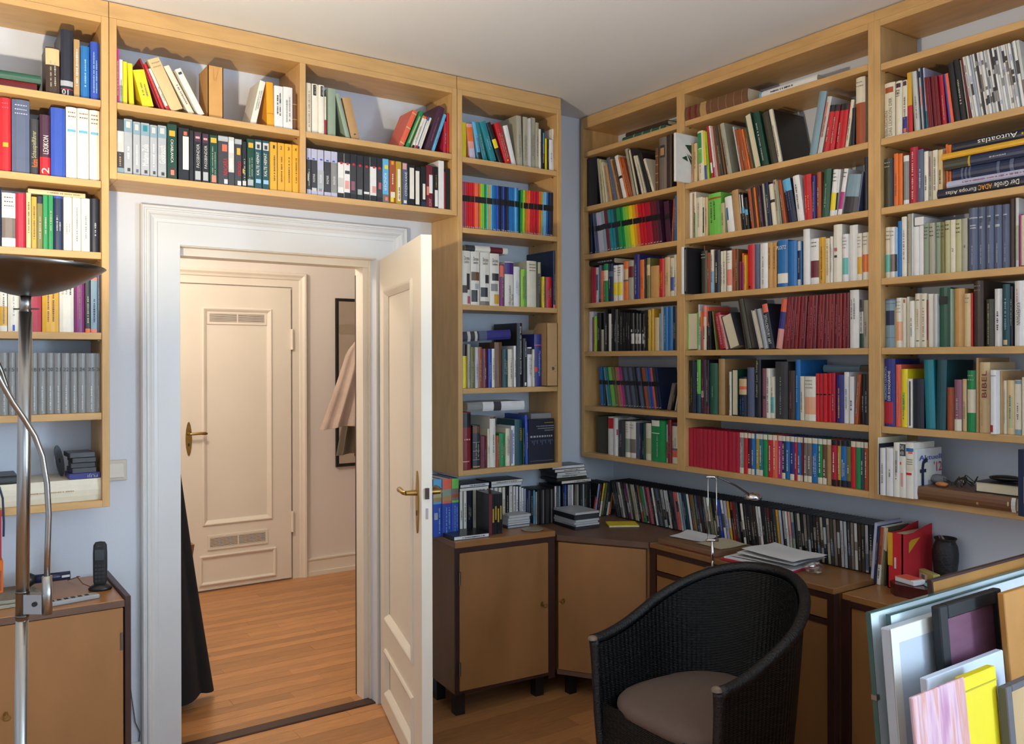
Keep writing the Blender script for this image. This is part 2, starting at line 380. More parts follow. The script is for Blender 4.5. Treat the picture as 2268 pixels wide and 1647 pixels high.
unit('low two-bay birch bookshelf spanning above the door', 'D', .567, 2.035, 2.843, ZL['o2']-T, [ZL['o1'], ZL['o2']], mids=(1.298,))
unit('narrow birch bookshelf hanging right of the open door', 'D', 2.038, 2.641, 2.843, ZL['n5']-T, [ZL[k] for k in ('n1', 'n2', 'n3', 'n4', 'n5')])
unit('birch bookshelf bay on the right wall next to the room corner', 'R', 3.628, 2.886, 2.863, ZL['r6']-T, [ZL[k] for k in ('r0', 'r1', 'r2', 'r3', 'r4', 'r5', 'r6')])
unit('widest middle birch bookshelf bay on the right wall', 'R', 2.886, 1.888, 2.863, ZL['r6']-T, [ZL[k] for k in ('r0', 'r1', 'r2', 'r3', 'r4', 'r5', 'r6')])
unit('birch bookshelf bay cut by the right edge of the picture', 'R', 1.888, .93, 2.863, ZL['r6']-T, [ZL[k] for k in ('r0b', 'r1', 'r2', 'r3', 'r4', 'r5', 'r6')])

BAYS = [('D', -.315, .540, ('l1', 'l2', 'l3', 'l4', 'l5', 'l6'), 2.818), ('D', .592, 1.2855, ('o1', 'o2'), 2.818), ('D', 1.3105, 2.010, ('o1', 'o2'), 2.818), ('D', 2.063, 2.616, ('n1', 'n2', 'n3', 'n4', 'n5'), 2.818),
        ('R', -3.603, -2.911, ('r0', 'r1', 'r2', 'r3', 'r4', 'r5', 'r6'), 2.838), ('R', -2.861, -1.913, ('r0', 'r1', 'r2', 'r3', 'r4', 'r5', 'r6'), 2.838), ('R', -1.863, -.955, ('r0b', 'r1', 'r2', 'r3', 'r4', 'r5', 'r6'), 2.838)]
def bay(wall, a, z):
    """inner limits (a0, a1, underside of the board above) of the shelf compartment holding the point"""
    for w, lo_, hi, ks, top in BAYS:
        if w == wall and lo_-.04 < a < hi+.04:
            zs = sorted(ZL[k] for k in ks)
            if any(abs(z-q) < .05 for q in zs):
                up = [q-T for q in zs if q > z+.06]; return lo_+.0008, hi-.0008, (up[0] if up else top)-.008
    return None
# ------------------------------------------------------------------ books
PAL = dict(red='c4202a', crimson='b01f38', dark_red='7c1c24', maroon='6b1f2c', rust='a4512c', orange='e0702a', coral='e4674c', salmon='e0806c', peach='e6a983',
    gold='d9a428', amber='eba01c', yellow='e8d020', ochre='c99a2a', mustard='b89a30', sand='d3b888', cream='ddd5be', ivory='e6e1d3', white='e2e1df', tan='b48e5e', kraft='bb9566', caramel='c8985a',
    brown='6e4a30', dark_brown='3d2c24', olive='77723a', dark_olive='3f3d30', khaki='b7b285', lime='9cc22e', apple_green='6fc14e', green='1f8a4c', dark_green='123f30', sage='8fa08c', bottle_green='2b5a48',
    teal='1f7f8c', dark_teal='1d4a52', turquoise='66b8b0', sky_blue='62aed8', light_blue='8fb8d8', blue='1f6cb0', royal_blue='2f4fb0', navy='1e2a4a', indigo='30307a', violet='44267a', purple='7c2a6a', plum='46233a', magenta='b03080', pink='dd9c98', rose='b8586c', mauve='8f5a6a', lavender='b4b4cc',
    slate='56607a', steel='7f9aa8', silver='a9adb2', grey='8a8a88', light_grey='c4c4c0', greige='a8a491', taupe='7a6e68', charcoal='3a3a3e', black='1a1a1e', ink_black='1c2030')
def cmat(c, kind='B'):
    rough = {'B': .42, 'P': .38, 'V': .3, 'D': .28, 'C': .3, 'M': .35, 'X': .8}.get(kind, .45)
    return mat('%s_%s' % (c, {'B': 'cover', 'P': 'cover', 'V': 'case', 'D': 'sleeve', 'C': 'sleeve', 'M': 'cover', 'X': 'card'}.get(kind, 'cover')), PAL[c], rough, var=.05, scale=30)
KIND = {'B': ('book', 'book', 'book'), 'P': ('paperback', 'paperback', 'paperback'), 'V': ('video_cassette', 'video cassette', 'video cassette'), 'D': ('dvd_case', 'DVD case', 'DVD case'), 'C': ('disc_booklet', 'disc book', 'slim disc booklet'),
        'M': ('magazine', 'magazine', 'magazine'), 'N': ('book', 'book', 'book with page edges outward'), 'X': ('cardboard_box', 'box', 'cardboard box')}
TEXTQ = []   # (parent, string, x0, x1, z0, z1, orient, colour, y)
def luma(c):
    h = PAL[c]; return int(h[0:2], 16)*.3+int(h[2:4], 16)*.59+int(h[4:6], 16)*.11
def case_mesh(w, h, d, m, kind, name):
    """hinged case: two boards and a slightly rounded spine (spine at y=0 facing -y)."""
    t = min(.0025, w*.2); r = min(.006, w*.22) if kind == 'B' else min(.002, w*.1)
    out = [(0, d), (0, r), (w*.25, r*.25), (w*.5, 0), (w*.75, r*.25), (w, r), (w, d)]
    inn = [(t, d), (t, r+t), (w*.25+t*.3, r*.25+t), (w*.5, t), (w*.75-t*.3, r*.25+t), (w-t, r+t), (w-t, d)]
    n = 7; vs = [(x, y, 0) for x, y in out]+[(x, y, 0) for x, y in inn]+[(x, y, h) for x, y in out]+[(x, y, h) for x, y in inn]
    fs = []
    for i in range(n-1):
        fs += [(i, i+1, 2*n+i+1, 2*n+i), (n+i+1, n+i, 3*n+i, 3*n+i+1), (i+1, i, n+i, n+i+1), (2*n+i, 2*n+i+1, 3*n+i+1, 3*n+i)]
    fs += [(n, 0, 2*n, 3*n), (n-1, 2*n-1, 4*n-1, 3*n-1)]
    mb = MB(); mb.add(vs, fs); return mb
def spine_patch(w, h, z0, z1, x0=0.0, x1=1.0, off=.0006, kind='B'):
    r = min(.006, w*.22) if kind == 'B' else min(.002, w*.1)
    def yy(u): # u 0..1 across the spine
        a = [(0, r), (.25, r*.25), (.5, 0), (.75, r*.25), (1, r)]
        for (u0, y0), (u1, y1) in zip(a, a[1:]):
            if u <= u1: return y0+(y1-y0)*(u-u0)/(u1-u0)
        return r
    us = [x0]+[u for u in (.25, .5, .75) if x0 < u < x1]+[x1]
    o = off
    row0 = [(u*w, yy(u)-o, z0*h) for u in us]; row1 = [(u*w, yy(u)-o, z1*h) for u in us]
    mb = MB(); mb.grid([row1, row0][::-1]); return mb
def attach(mb, name, m, par, smooth=False):
    o = mb.build(name, m); o.parent = par; return o
def scribble(par, w, h, z0, z1, col, rng, horiz=False, xr=None):
    """rows of tiny dashes: lettering too small to read in the photograph"""
    mb = MB(); y = -.0030
    if horiz:
        u0, u1 = xr or (.16, .86)
        n = rng.randint(2, 4) if xr is None else 1; lh = min(.009, (z1-z0)*h/(n*1.6)) if xr is None else (z1-z0)*h
        for i in range(n):
            z = z1*h-lh*1.6*(i+.5) if xr is None else (z0+z1)/2*h; x = w*u0
            while x < w*u1-lh*.3:
                l_ = rng.uniform(.3, .7)*lh; xe = min(x+l_, w*u1); mb.add([(x, y, z-lh*.2), (xe, y, z-lh*.2), (xe, y, z+lh*.2), (x, y, z+lh*.2)], [(0, 1, 2, 3)]); x += l_+lh*.25
    else:
        if xr: lines = 1; ls = min(.012, (xr[1]-xr[0])*w)
        else: lines = 1 if w < .022 else rng.choice((1, 2)); ls = min(.010, w*.55/lines)
        for i in range(lines):
            xc = w*(sum(xr)/2 if xr else (.5 if lines == 1 else (.35 if i == 0 else .66)))
            z = z0*h+(0 if xr else rng.uniform(0, .1)*h); ze = z1*h-(0 if xr else rng.uniform(0, .15)*h)
            while z < ze:
                l_ = rng.uniform(.25, .6)*ls; k = rng.uniform(.16, .30)
                mb.add([(xc-ls*k, y, z), (xc+ls*k, y, z), (xc+ls*k, y, min(z+l_, ze)), (xc-ls*k, y, min(z+l_, ze))], [(0, 1, 2, 3)])
                z += l_+ls*(.18 if rng.random() < .82 else .6)
    if mb.f:
        o = attach(mb, 'lettering', mat('%s_print' % col, PAL[col], .5), par); o['kind'] = 'stuff'
def make_book(kind, w, h, d, c, o, rng, side=None):
    """o: options dict. Returns the top-level object (cover/case at its base corner)."""
    nm = KIND[kind][0]
    if kind in ('V', 'D', 'X'):
        body = MB().cbox((0, 0, 0), (w, d, h), .0016)
        mbody = cmat('black', 'V') if kind == 'D' else (cmat(side, kind) if side else cmat(c, kind))
        ob = body.build(nm, mbody)
        if kind == 'D':
            attach(MB().box((w*.07, -.0005, .004), (w*.93, .002, h-.004)), 'sleeve', cmat(c, 'D'), ob)
        elif kind == 'V' and w > .006 and not o.get('plain'):
            attach(MB().box((w*.04, -.0006, .003), (w*.96, .002, h-.003)), 'sleeve', cmat(c, 'V'), ob)
    elif kind in ('C', 'M'):
        ob = MB().cbox((0, 0, 0), (w, d, h), .0008).build(nm, cmat(c, kind))
    else:
        mb = case_mesh(w, h, d, None, kind, nm)
        if kind == 'N':   # fore-edge outward
            mb.v = [(w-x, d-y, z) for x, y, z in mb.v]
        ob = mb.build(nm, cmat(side if (side and kind == 'N') else c, 'P' if kind == 'P' else 'B'))
        t = min(.0025, w*.2)
        if kind == 'N': pb = MB().box((t, .004, .004), (w-t, d-.006, h-.004))
        else: pb = MB().box((t, .008, .003), (w-t, d-.003, h-.003))
        attach(pb, 'pages', M_pages, ob)
        if side and kind != 'N':
            attach(MB().box((-.0006, .012, .0006), (0, d-.001, h-.0006)).box((w, .012, .0006), (w+.0006, d-.001, h-.0006)), 'cover_board', cmat(side), ob)
    for bi, (z0, z1, bc, x0, x1) in enumerate(o.get('b', ())):
        k2 = kind if kind == 'B' else 'P'
        if kind in ('V', 'D', 'C', 'M', 'X'):
            pm = MB().box((w*x0, -.0009-.00025*bi, z0*h), (w*x1, .001, z1*h))
        else: pm = spine_patch(w, h, z0, z1, x0, x1, .0007+.00025*bi, k2)
        attach(pm, 'label' if (x1-x0) < .95 else 'band', cmat(bc, 'P'), ob)
    for s, z0, z1, orient, tc, x0, x1 in o.get('t', ()):
        if s == '~': scribble(ob, w, h, z0, z1, tc, rng, orient == 'h', (x0, x1))
        else: TEXTQ.append((ob, s, x0*w, x1*w, z0*h, z1*h, orient, tc, -.0032))
    if not o.get('t') and not o.get('ns') and kind not in ('N', 'X') and w > .009:
        dark = luma(c) < 120
        col = o.get('g') or ('greige' if dark else 'taupe')
        if o.get('hz'): scribble(ob, w, h, .68, .95, col, rng, True)
        elif rng.random() < .85: scribble(ob, w, h, rng.uniform(.06, .3), rng.uniform(.6, .92), col, rng)
    return ob
ORD = lambda n: '%d%s' % (n, 'th' if 10 <= n % 100 <= 20 else {1: 'st', 2: 'nd', 3: 'rd'}.get(n % 10, 'th'))
GROUPN = {'B': 'books', 'P': 'paperbacks', 'V': 'video cassettes', 'D': 'DVD cases', 'C': 'slim disc booklets', 'M': 'magazines', 'N': 'books', 'X': 'cardboard boxes'}
def cname(c): return c.replace('_', ' ')
def parse(line):
    tk = line.split(); xl, xr, yt = (float(v) for v in tk[:3]); c = tk[3]; o = {'b': [], 't': []}
    for q in tk[4:]:
        if '=' not in q: o[q] = 1; continue
        k, v = q.split('=', 1)
        if k == 'b':
            rg, bc = v.split(':')[:2]; ex = v.split(':')[2:] ; a, b_ = (float(u) for u in rg.split('-'))
            x0, x1 = (float(u) for u in ex[0].split('-')) if ex else (0., 1.)
            o['b'].append((a, b_, bc, x0, x1))
        elif k == 't':
            f = v.split(':'); a, b_ = (float(u) for u in f[1].split('-'))
            x0, x1 = (float(u) for u in f[4].split('-')) if len(f) > 4 else (.15, .85)
            o['t'].append((f[0].replace('_', ' '), a, b_, f[2], f[3], x0, x1))
        elif k in ('k', 'sc', 'g'): o[k] = v
        else: o[k] = float(v)
    return xl, xr, yt, c, o
USED = set()
def uniq(lab):
    assert lab not in USED, lab
    USED.add(lab); return lab
REG = []
GAP = .0006
def frame_of(wall, plane):
    if wall == 'D': return (lambda px, py: onY(px, py, plane)), (lambda P: P.x), (lambda a, z: Vector((a, plane, z))), 0.0
    return (lambda px, py: onX(px, py, plane)), (lambda P: -P.y), (lambda a, z: Vector((plane, -a, z))), -math.pi/2
def quad(a, w, h, th):
    s, c = math.sin(th), math.cos(th)
    if th > 0: pts = [(0, 0), (-w, 0), (-w, h), (0, h)]
    else: pts = [(0, 0), (w, 0), (w, h), (0, h)]
    return [(a+x*c+z_*s, -x*s+z_*c) for x, z_ in pts]
def sat(A, B, eps=.0003):
    for P in (A, B):
        for i in range(4):
            x0, y0 = P[i]; x1, y1 = P[(i+1) % 4]; nx, ny = y1-y0, x0-x1; l_ = math.hypot(nx, ny) or 1
            pa = [(x*nx+y*ny)/l_ for x, y in A]; pb = [(x*nx+y*ny)/l_ for x, y in B]
            if max(pa) <= min(pb)+eps*0 or max(pb) <= min(pa)+eps*0: return False
    return True
def support(wall, a0, a1, p0, p1, zmin, zmax):
    """highest top of what already stands between a0..a1 (along) and p0..p1 (depth)"""
    z = [r[3] for r in REG if r[0] == wall and r[1] < a1-.002 and r[2] > a0+.002 and r[4] < p1 and r[5] > p0 and zmin < r[3] < zmax]
    return max(z) if z else zmin
def row(key, wall, z, crop, text, where, kind='B', setback=.022, front=None, seed=0, maxd=.235):
    x0, y0, s = crop; rng = random.Random(hash_s(key)+seed); n = 0; prev = []
    f0 = front if front is not None else (YD if wall == 'D' else XR)
    backlim = (YW if wall == 'D' else XW)-.006
    for line in text.strip().splitlines():
        line = line.strip()
        if not line or line[0] == '#': continue
        xl, xr, yt, c, o = parse(line); n += 1
        k = o.get('k', kind); sb = o['s']/1000. if 's' in o else setback+rng.uniform(-.006, .006)
        plane = f0+sb; hit, along, pt, rz = frame_of(wall, plane)
        def A(px): # along coordinate of the base at photo column px
            yb = 800.
            for _ in range(3): P = hit(px, yb); yb = pj(pt(along(P), z))[1]
            return along(hit(px, yb))
        px0, px1, pyt = x0+xl/s, x0+xr/s, y0+yt/s
        a0, a1 = A(px0), A(px1); l_ = o.get('l', 0)
        T_ = hit((px0+px1)/2+l_/s, pyt); vh = T_.z-z
        T0 = hit(px0+l_/s, pyt); th = math.atan2(along(T0)-a0, vh) if l_ else 0.0
        g = .0004
        w = max((a1-a0)*math.cos(th)-2*g, .0025)
        h = (vh-abs(math.sin(th))*w)/math.cos(th) if th else vh
        h = max(h, .03)
        if k == 'B' and w < .021 and h < .225 and abs(th) < .6 and not o.get('sc'): k = 'P'
        d = o['d']/1000. if 'd' in o else min({'V': .104, 'D': .136, 'C': .14, 'M': .205, 'X': .22}.get(k, h*rng.uniform(.66, .76)), maxd, backlim-plane)
        # keep neighbours from cutting into each other
        zz = z+GAP; a_ = a0+g if th <= 0 else a1-g
        bl = bay(wall, (a0+a1)/2, z) if sb > -.01 or wall == 'R' and sb > -.04 else None
        if bl:
            ext = abs(math.sin(th))*w
            if zz+h*math.cos(th)+ext > bl[2]: h = (bl[2]-zz-ext-.001)/math.cos(th)
            for _ in range(4):
                q = quad(a_, w, h, th); mn_, mx_ = min(v[0] for v in q), max(v[0] for v in q)
                if mx_-mn_ > bl[1]-bl[0]: break
                if mn_ < bl[0]: a_ += bl[0]-mn_
                elif mx_ > bl[1]:
                    a_ -= mx_-bl[1]
        for it in range(80):
            q = quad(a_, w, h, th)
            if bl and max(v[0] for v in q) > bl[1] and w > .004: w -= .0008; continue
            hit_ = [r for r in prev[-6:] if r[1] < plane+d and plane < r[2] and sat(q, r[0])]
            if not hit_: break
            if w > .007 and it % 2 == 0:
                w -= .0008
                if th <= 0: a_ += .0008
            elif abs(th) > .03 and it % 4 == 3: th *= .985
            else: a_ += .0006
        prev.append((quad(a_, w, h, th), plane, plane+d))
        q = quad(a_, w, h, th); REG.append((wall, min(v[0] for v in q), max(v[0] for v in q), zz+max(v[1] for v in q), plane, plane+d))
        ob = make_book(k, w, h, d, c, o, rng, o.get('sc'))
        if th > 0: ob.matrix_world = Matrix.Translation(pt(a_, zz)) @ Matrix.Rotation(rz, 4, 'Z') @ Matrix.Rotation(th, 4, 'Y') @ Matrix.Translation((-w, 0, 0))
        else: ob.matrix_world = Matrix.Translation(pt(a_, zz)) @ Matrix.Rotation(rz, 4, 'Z') @ Matrix.Rotation(th, 4, 'Y')
        label_item(ob, k, c, w, h, th, o, n, where)
def hash_s(s):
    v = 7
    for ch in s: v = (v*131+ord(ch)) % 1000003
    return v
def label_item(ob, k, c, w, h, th, o, n, where):
    adj = ''
    if abs(th) > .1: adj = 'leaning '
    elif k in 'BPN' and w > .045: adj = 'thick '
    elif k in 'BPN' and w < .014: adj = 'thin '
    elif k in 'BPN' and h > .27: adj = 'tall '
    ft = ''
    bands = [b for b in o.get('b', ()) if b[2] != c]
    if bands: ft = ' with %s %s' % (cname(bands[0][2]), 'label' if bands[0][4]-bands[0][3] < .95 else 'band')
    lab = '%s%s %s%s, %s from left, %s' % (adj, cname(c), KIND[k][2], ft, ORD(n), where)
    if len(lab.replace(',', '').split()) > 16: lab = '%s %s, %s from left, %s' % (cname(c), KIND[k][2], ORD(n), where)
    tag(ob, uniq(lab), KIND[k][1], '%s %s' % (GROUPN[k], where))
def lying(label, wall, xl, xr, zb, thick, c, depth, setback=.03, kind='B', tilt=0.0, yaw=0.0, opts=None, front=None, pageside=False, name=None, auto=False):
    """a book lying flat, spine outward, between photo columns xl and xr, underside at height zb"""
    f0 = front if front is not None else (YD if wall == 'D' else XR)
    hit, along, pt, rz = frame_of(wall, f0+setback)
    def A(px):
        yb = 800.
        for _ in range(3): yb = pj(pt(along(hit(px, yb)), zb))[1]
        return along(hit(px, yb))
    a0, a1 = A(xl), A(xr); rng = random.Random(hash_s(label))
    bl = None
    if front is None:
        pre = 'r' if wall == 'R' else ('n' if a0 > 2.03 else 'l'); zl_ = [ZL[k] for k in ZL if k[0] == pre and len(k) == 2 and ZL[k] <= zb+.001]
        if zl_: bl = bay(wall, (a0+a1)/2, max(zl_))
    if bl and setback > -.02 and front is None: a0, a1 = max(a0, bl[0]), min(a1, bl[1])
    if auto: zb = support(wall, a0, a1, f0+setback, f0+setback+depth, zb-.12, zb+.10)
    zb += GAP; zr = zb+(math.sin(-tilt)*(a1-a0) if tilt < 0 else math.sin(tilt)*thick)
    REG.append((wall, a0, a1, max(zb, zr)+thick+abs(math.sin(tilt))*(a1-a0)*(tilt > 0), f0+setback, f0+setback+depth))
    o = opts or {}
    o = dict(b=[parse('0 0 0 red b='+q)[4]['b'][0] for q in o.get('b', [])], t=[parse('0 0 0 red t='+q)[4]['t'][0] for q in o.get('t', [])], **{k: v for k, v in o.items() if k not in 'bt'})
    ob = make_book('N' if pageside else kind, thick, a1-a0, depth, c, o, rng, o.get('sc'))
    if name: ob.name = name
    ob.matrix_world = Matrix.Translation(pt(a1, zr)) @ Matrix.Rotation(rz+yaw, 4, 'Z') @ Matrix.Rotation(-math.pi/2+tilt, 4, 'Y')
    k = 'B' if kind == 'N' else kind
    tag(ob, uniq(label), KIND[k][1]); return ob
def gen(bounds, tops, cols, extra=None):
    """helper: consecutive slim items between bounds[0] and bounds[-1]"""
    out = []
    n = len(cols); x0, x1 = bounds
    for i, c in enumerate(cols):
        e = extra(i, n) if callable(extra) else (extra or '')
        out.append('%f %f %f %s %s' % (x0+(x1-x0)*i/n, x0+(x1-x0)*(i+1)/n, tops[0]+(tops[1]-tops[0])*i/n, c, e))
    return '\n'.join(out)
def vary(text, **k): return text
# ------------------------------------------------------------------ shelf contents, door wall, left unit
C1 = (0, 0, 3.923); C2 = (0, 400, 4.335); C3 = (0, 740, 3.921)
row('L1', 'D', ZL['l1'], C1, """
400 522 410 dark_brown b=.62-.97:sand l=-6
527 637 258 ink_black b=.105-.115:red b=.155-.235:silver t=01:.02-.10:h:white:.1-.6 hz g=white
642 694 345 tan g=white
702 780 402 blue g=light_blue
788 865 365 royal_blue g=light_blue
""", 'top shelf left of the door')
lying('red book lying under the green one, top shelf left of the door', 'D', -60, 82, ZL['l1'], .036, 'dark_red', .19, .05, opts={'ns': 1}, yaw=-.03)
lying('green book lying on the red one, top shelf left of the door', 'D', -60, 91, ZL['l1']+.0372, .028, 'bottle_green', .2, .045, opts={'ns': 1}, yaw=-.03)
row('L2', 'D', ZL['l2'], C1, """
0 98 850 red b=.34-.40:gold:.25-.75 hz g=rose
103 260 868 slate hz g=lavender
263 338 1035 charcoal t=Schauspielführer:.30-.78:u:khaki t=Reclams:.14-.28:u:orange
346 440 998 plum b=0-.31:red t=LEXIKON:.36-.66:u:ivory:.3-.8 t=2:.04-.14:u:cream
443 573 938 royal_blue g=light_blue
576 672 932 ivory b=.655-.69:sky_blue:.12-.88 hz g=brown
674 775 945 ivory b=.655-.69:sky_blue:.12-.88 hz g=brown
778 868 960 ivory b=.655-.69:sky_blue:.12-.88 hz g=brown
""", 'second shelf left of the door')
row('L3', 'D', ZL['l3'], C2, """
-60 14 60 navy
18 152 118 ivory b=.17-.54:taupe hz g=charcoal
154 250 120 crimson ns
252 300 118 sand g=brown
303 354 155 mustard g=brown
356 412 150 olive b=.86-1:ink_black
414 462 140 green
465 512 140 green
515 608 150 navy b=.96-1:royal_blue g=silver
612 695 158 ivory g=grey
698 780 165 ivory g=grey
783 866 172 ivory g=grey
871 968 175 ink_black g=silver
""", 'third shelf left of the door')
lying('thin sand paperback lying across upright books left of the door', 'D', 62, 189, ZL['l3']+.223, .016, 'sand', .15, .03, 'P', auto=True)
row('L4', 'D', ZL['l4'], C2, """
-90 -4 900 navy
0 70 900 ivory b=.10-.44:gold
76 188 880 ivory b=.01-.11:royal_blue:.4-.6 g=silver
191 228 860 light_grey
234 402 712 crimson ns
406 568 797 gold g=brown
571 712 765 ivory t=~:.52-.64:d:charcoal:.66-.84 t=literary:.52-.66:d:charcoal:.38-.56 t=theory:.52-.64:d:charcoal:.14-.32
715 815 800 purple g=mauve
818 871 925 black b=0-.07:orange
873 936 928 steel b=0-.06:salmon b=.94-1:salmon g=navy
940 975 830 slate g=steel
""", 'fourth shelf left of the door')
row('L5', 'D', ZL['l5'], C3, '\n'.join('%d %d %d grey t=%d:.70-.76:h:charcoal:.15-.85 t=~:.06-.46:u:light_grey:.36-.64' % (a, b-1, 162+i*.4, 13+i) for i, (a, b) in enumerate(zip([-70, 0, 72, 137, 201, 265, 330, 402, 473, 538, 610, 680, 750, 838], [0, 72, 137, 201, 265, 330, 402, 473, 538, 610, 680, 750, 838, 893]))), 'fifth shelf left of the door')
lying('huge cream atlas lying on the bottom shelf left of the door', 'D', -80, 226, ZL['l6'], .078, 'cream', .225, .02, opts={'g': 'tan'})
# left unit bottom: things on the atlas
zt = ZL['l6']+.0787
lying('purple-blue tape box with white lettering under the black cassettes', 'D', 153, 223, zt, .021, 'indigo', .11, .03, 'V', opts={'t': ['FUJI:.1-.42:u:silver:.2-.8']}, name='tape_box')
for i, (xl, xr, t_, lb) in enumerate([(160, 214, .018, 'lowest black tape case of the stack on the purple box'), (157, 211, .017, 'second black tape case from the bottom of the stack'), (160, 213, .017, 'third black tape case from the bottom of the stack'), (154, 211, .020, 'topmost black tape case of the stack left of the door')]):
    lying(lb, 'D', xl, xr, zt+.0217+i*.0186, min(t_, .0178), 'charcoal', .11, .03, 'V', yaw=[.04, -.05, .02, .06][i], opts={'ns': 1}, name='tape_case')
# ------------------------------------------------------------------ above the door
C4 = (230, 20, 3.922); C5 = (640, 120, 4.335)
row('OA1', 'D', ZL['o1'], C4, """
98 130 343 magenta g=pink
133 165 440 ivory b=0-.42:sage
167 205 458 yellow
208 262 470 yellow l=-16
318 436 508 yellow l=-98
440 470 420 dark_red l=-215
472 528 458 red l=-190
541 578 508 ivory b=0-.12:red l=-180
590 708 405 sand l=-235 hz g=tan
742 800 480 cream l=-236
826 888 505 ivory l=-222 t=~:.84-.96:h:charcoal g=grey
1270 1322 622 ivory l=88 g=grey
1418 1478 636 amber l=-8 b=.3-.31:rust ns
1482 1556 670 white g=black
1560 1640 680 white g=grey
1644 1700 738 brown b=.30-.32:tan b=.70-.72:tan ns
""", 'upper left bay above the door', kind='P')
row('OA2', 'D', ZL['o2'], C4, """
103 172 955 charcoal b=.0-.11:steel b=.40-.78:light_grey b=.58-.76:ivory:.25-.7 t=~:.14-.36:u:tan
175 249 955 silver b=.76-.97:steel b=.84-.95:light_grey:.25-.75 t=~:.28-.5:u:white b=.06-.12:charcoal:.4-.75
254 318 980 silver b=.76-.97:steel b=.84-.95:light_grey:.25-.75 t=~:.2-.6:u:white b=.06-.12:slate:.4-.75
321 398 990 silver b=.76-.97:steel b=.84-.95:teal:.25-.75 t=Madame_Zola:.2-.6:u:white b=.06-.12:charcoal:.4-.75
401 465 1008 silver b=.76-.97:steel b=.84-.95:light_grey:.25-.75 t=~:.2-.66:u:white b=.06-.12:charcoal:.4-.75
469 545 1012 silver b=.76-.97:steel b=.84-.95:light_grey:.25-.75 t=Goldrausch:.28-.62:u:white b=.06-.12:charcoal:.4-.75
551 636 1000 dark_green t=CASABLANCA:.30-.72:d:ivory:.34-.62 b=.05-.22:dark_brown:.2-.85 b=.08-.17:salmon:.35-.7 b=.78-.88:gold:.2-.8
646 742 1032 black b=.22-.84:ivory:.42-.96 b=.86-.93:coral:.5-.8
744 780 1055 black ns
783 850 1065 black t=FASSBINDER:.29-.75:u:light_grey:.3-.7 b=.05-.22:silver:.15-.85 b=.8-.98:plum:.1-.85 b=.86-.90:pink:.2-.75
853 915 1080 black t=FASSBINDER:.29-.75:u:light_grey:.3-.7 b=.05-.22:silver:.15-.85 b=.8-.98:plum:.1-.85 b=.86-.90:pink:.2-.75
918 990 1095 dark_green b=.84-.94:gold:.15-.85 b=.04-.18:salmon:.25-.8 g=sage
993 1080 1098 charcoal b=.88-.98:silver b=.68-.82:coral:.4-.9 t=NIAGARA:.20-.54:u:red:.5-.95 b=.03-.12:white:.6-.95
1082 1134 1112 light_grey b=.02-.28:charcoal b=.68-.92:white:.1-.9 b=.34-.56:ivory:.1-.7
1137 1198 1125 charcoal b=.88-.98:silver b=.66-.8:gold:.3-.8 t=VERTIGO:.22-.52:u:red:.4-.9 b=.03-.12:white:.4-.9
1201 1240 1150 black b=.04-.14:light_grey:.1-.9 b=.3-.4:mustard:.1-.5
1243 1308 1128 dark_green b=.82-.92:gold:.2-.85 b=.06-.18:silver:.1-.85 g=sage
1311 1373 1135 dark_teal t=KALTE_HEIMAT:.28-.74:u:ivory:.2-.6 b=.8-.95:light_grey:.1-.9 b=.82-.9:charcoal:.3-.7 b=.12-.2:light_blue:.15-.85
1376 1440 1145 dark_teal t=KALTE_HEIMAT:.28-.74:u:ivory:.2-.6 b=.8-.95:light_grey:.1-.9 b=.82-.9:charcoal:.3-.7 b=.12-.2:light_blue:.15-.85
1443 1505 1155 gold t=1:.86-.93:h:black:.38-.62 t=~:.2-.72:u:brown:.4-.75
1507 1570 1163 gold t=2:.86-.93:h:black:.38-.62 t=~:.2-.72:u:brown:.4-.75
1572 1635 1172 gold t=3:.86-.93:h:black:.38-.62 t=~:.2-.72:u:brown:.4-.75
1638 1700 1180 gold t=4:.86-.93:h:black:.38-.62 t=~:.2-.72:u:brown:.4-.75
""", 'lower left bay above the door', kind='V')  # the plain narrow black case is added in place of a dark gap
row('OB1', 'D', ZL['o1'], C5, """
168 215 278 cream g=tan
219 278 287 ivory b=.77-.98:black:.25-.75 t=~:.79-.96:d:ivory:.4-.62 
281 338 298 ivory b=.77-.98:black:.35-.85 t=~:.79-.96:d:ivory:.48-.7
340 360 408 cream b=0-.40:crimson
377 450 330 sage ns
548 594 370 sage l=-108 ns
602 684 405 tan b=.1-.13:charcoal:.4-.65 l=-95 ns
1045 1096 535 coral b=.50-.53:sand b=.9-.93:sand b=.08-.11:sand l=150 ns
1112 1150 545 green b=.12-.86:khaki:.3-.7 l=150 ns
1174 1197 590 ivory b=.93-1:orange b=0-.10:black l=118 g=grey
1200 1222 598 white b=.93-1:red b=0-.10:red l=112 g=grey
1226 1244 606 white b=.9-1:blue b=0-.1:indigo l=110
1247 1266 610 ivory l=108
1298 1362 498 plum l=142 g=mauve
1368 1396 575 sky_blue l=122
1440 1500 640 crimson l=12
1504 1574 575 red ns
""", 'upper right bay above the door', kind='P')
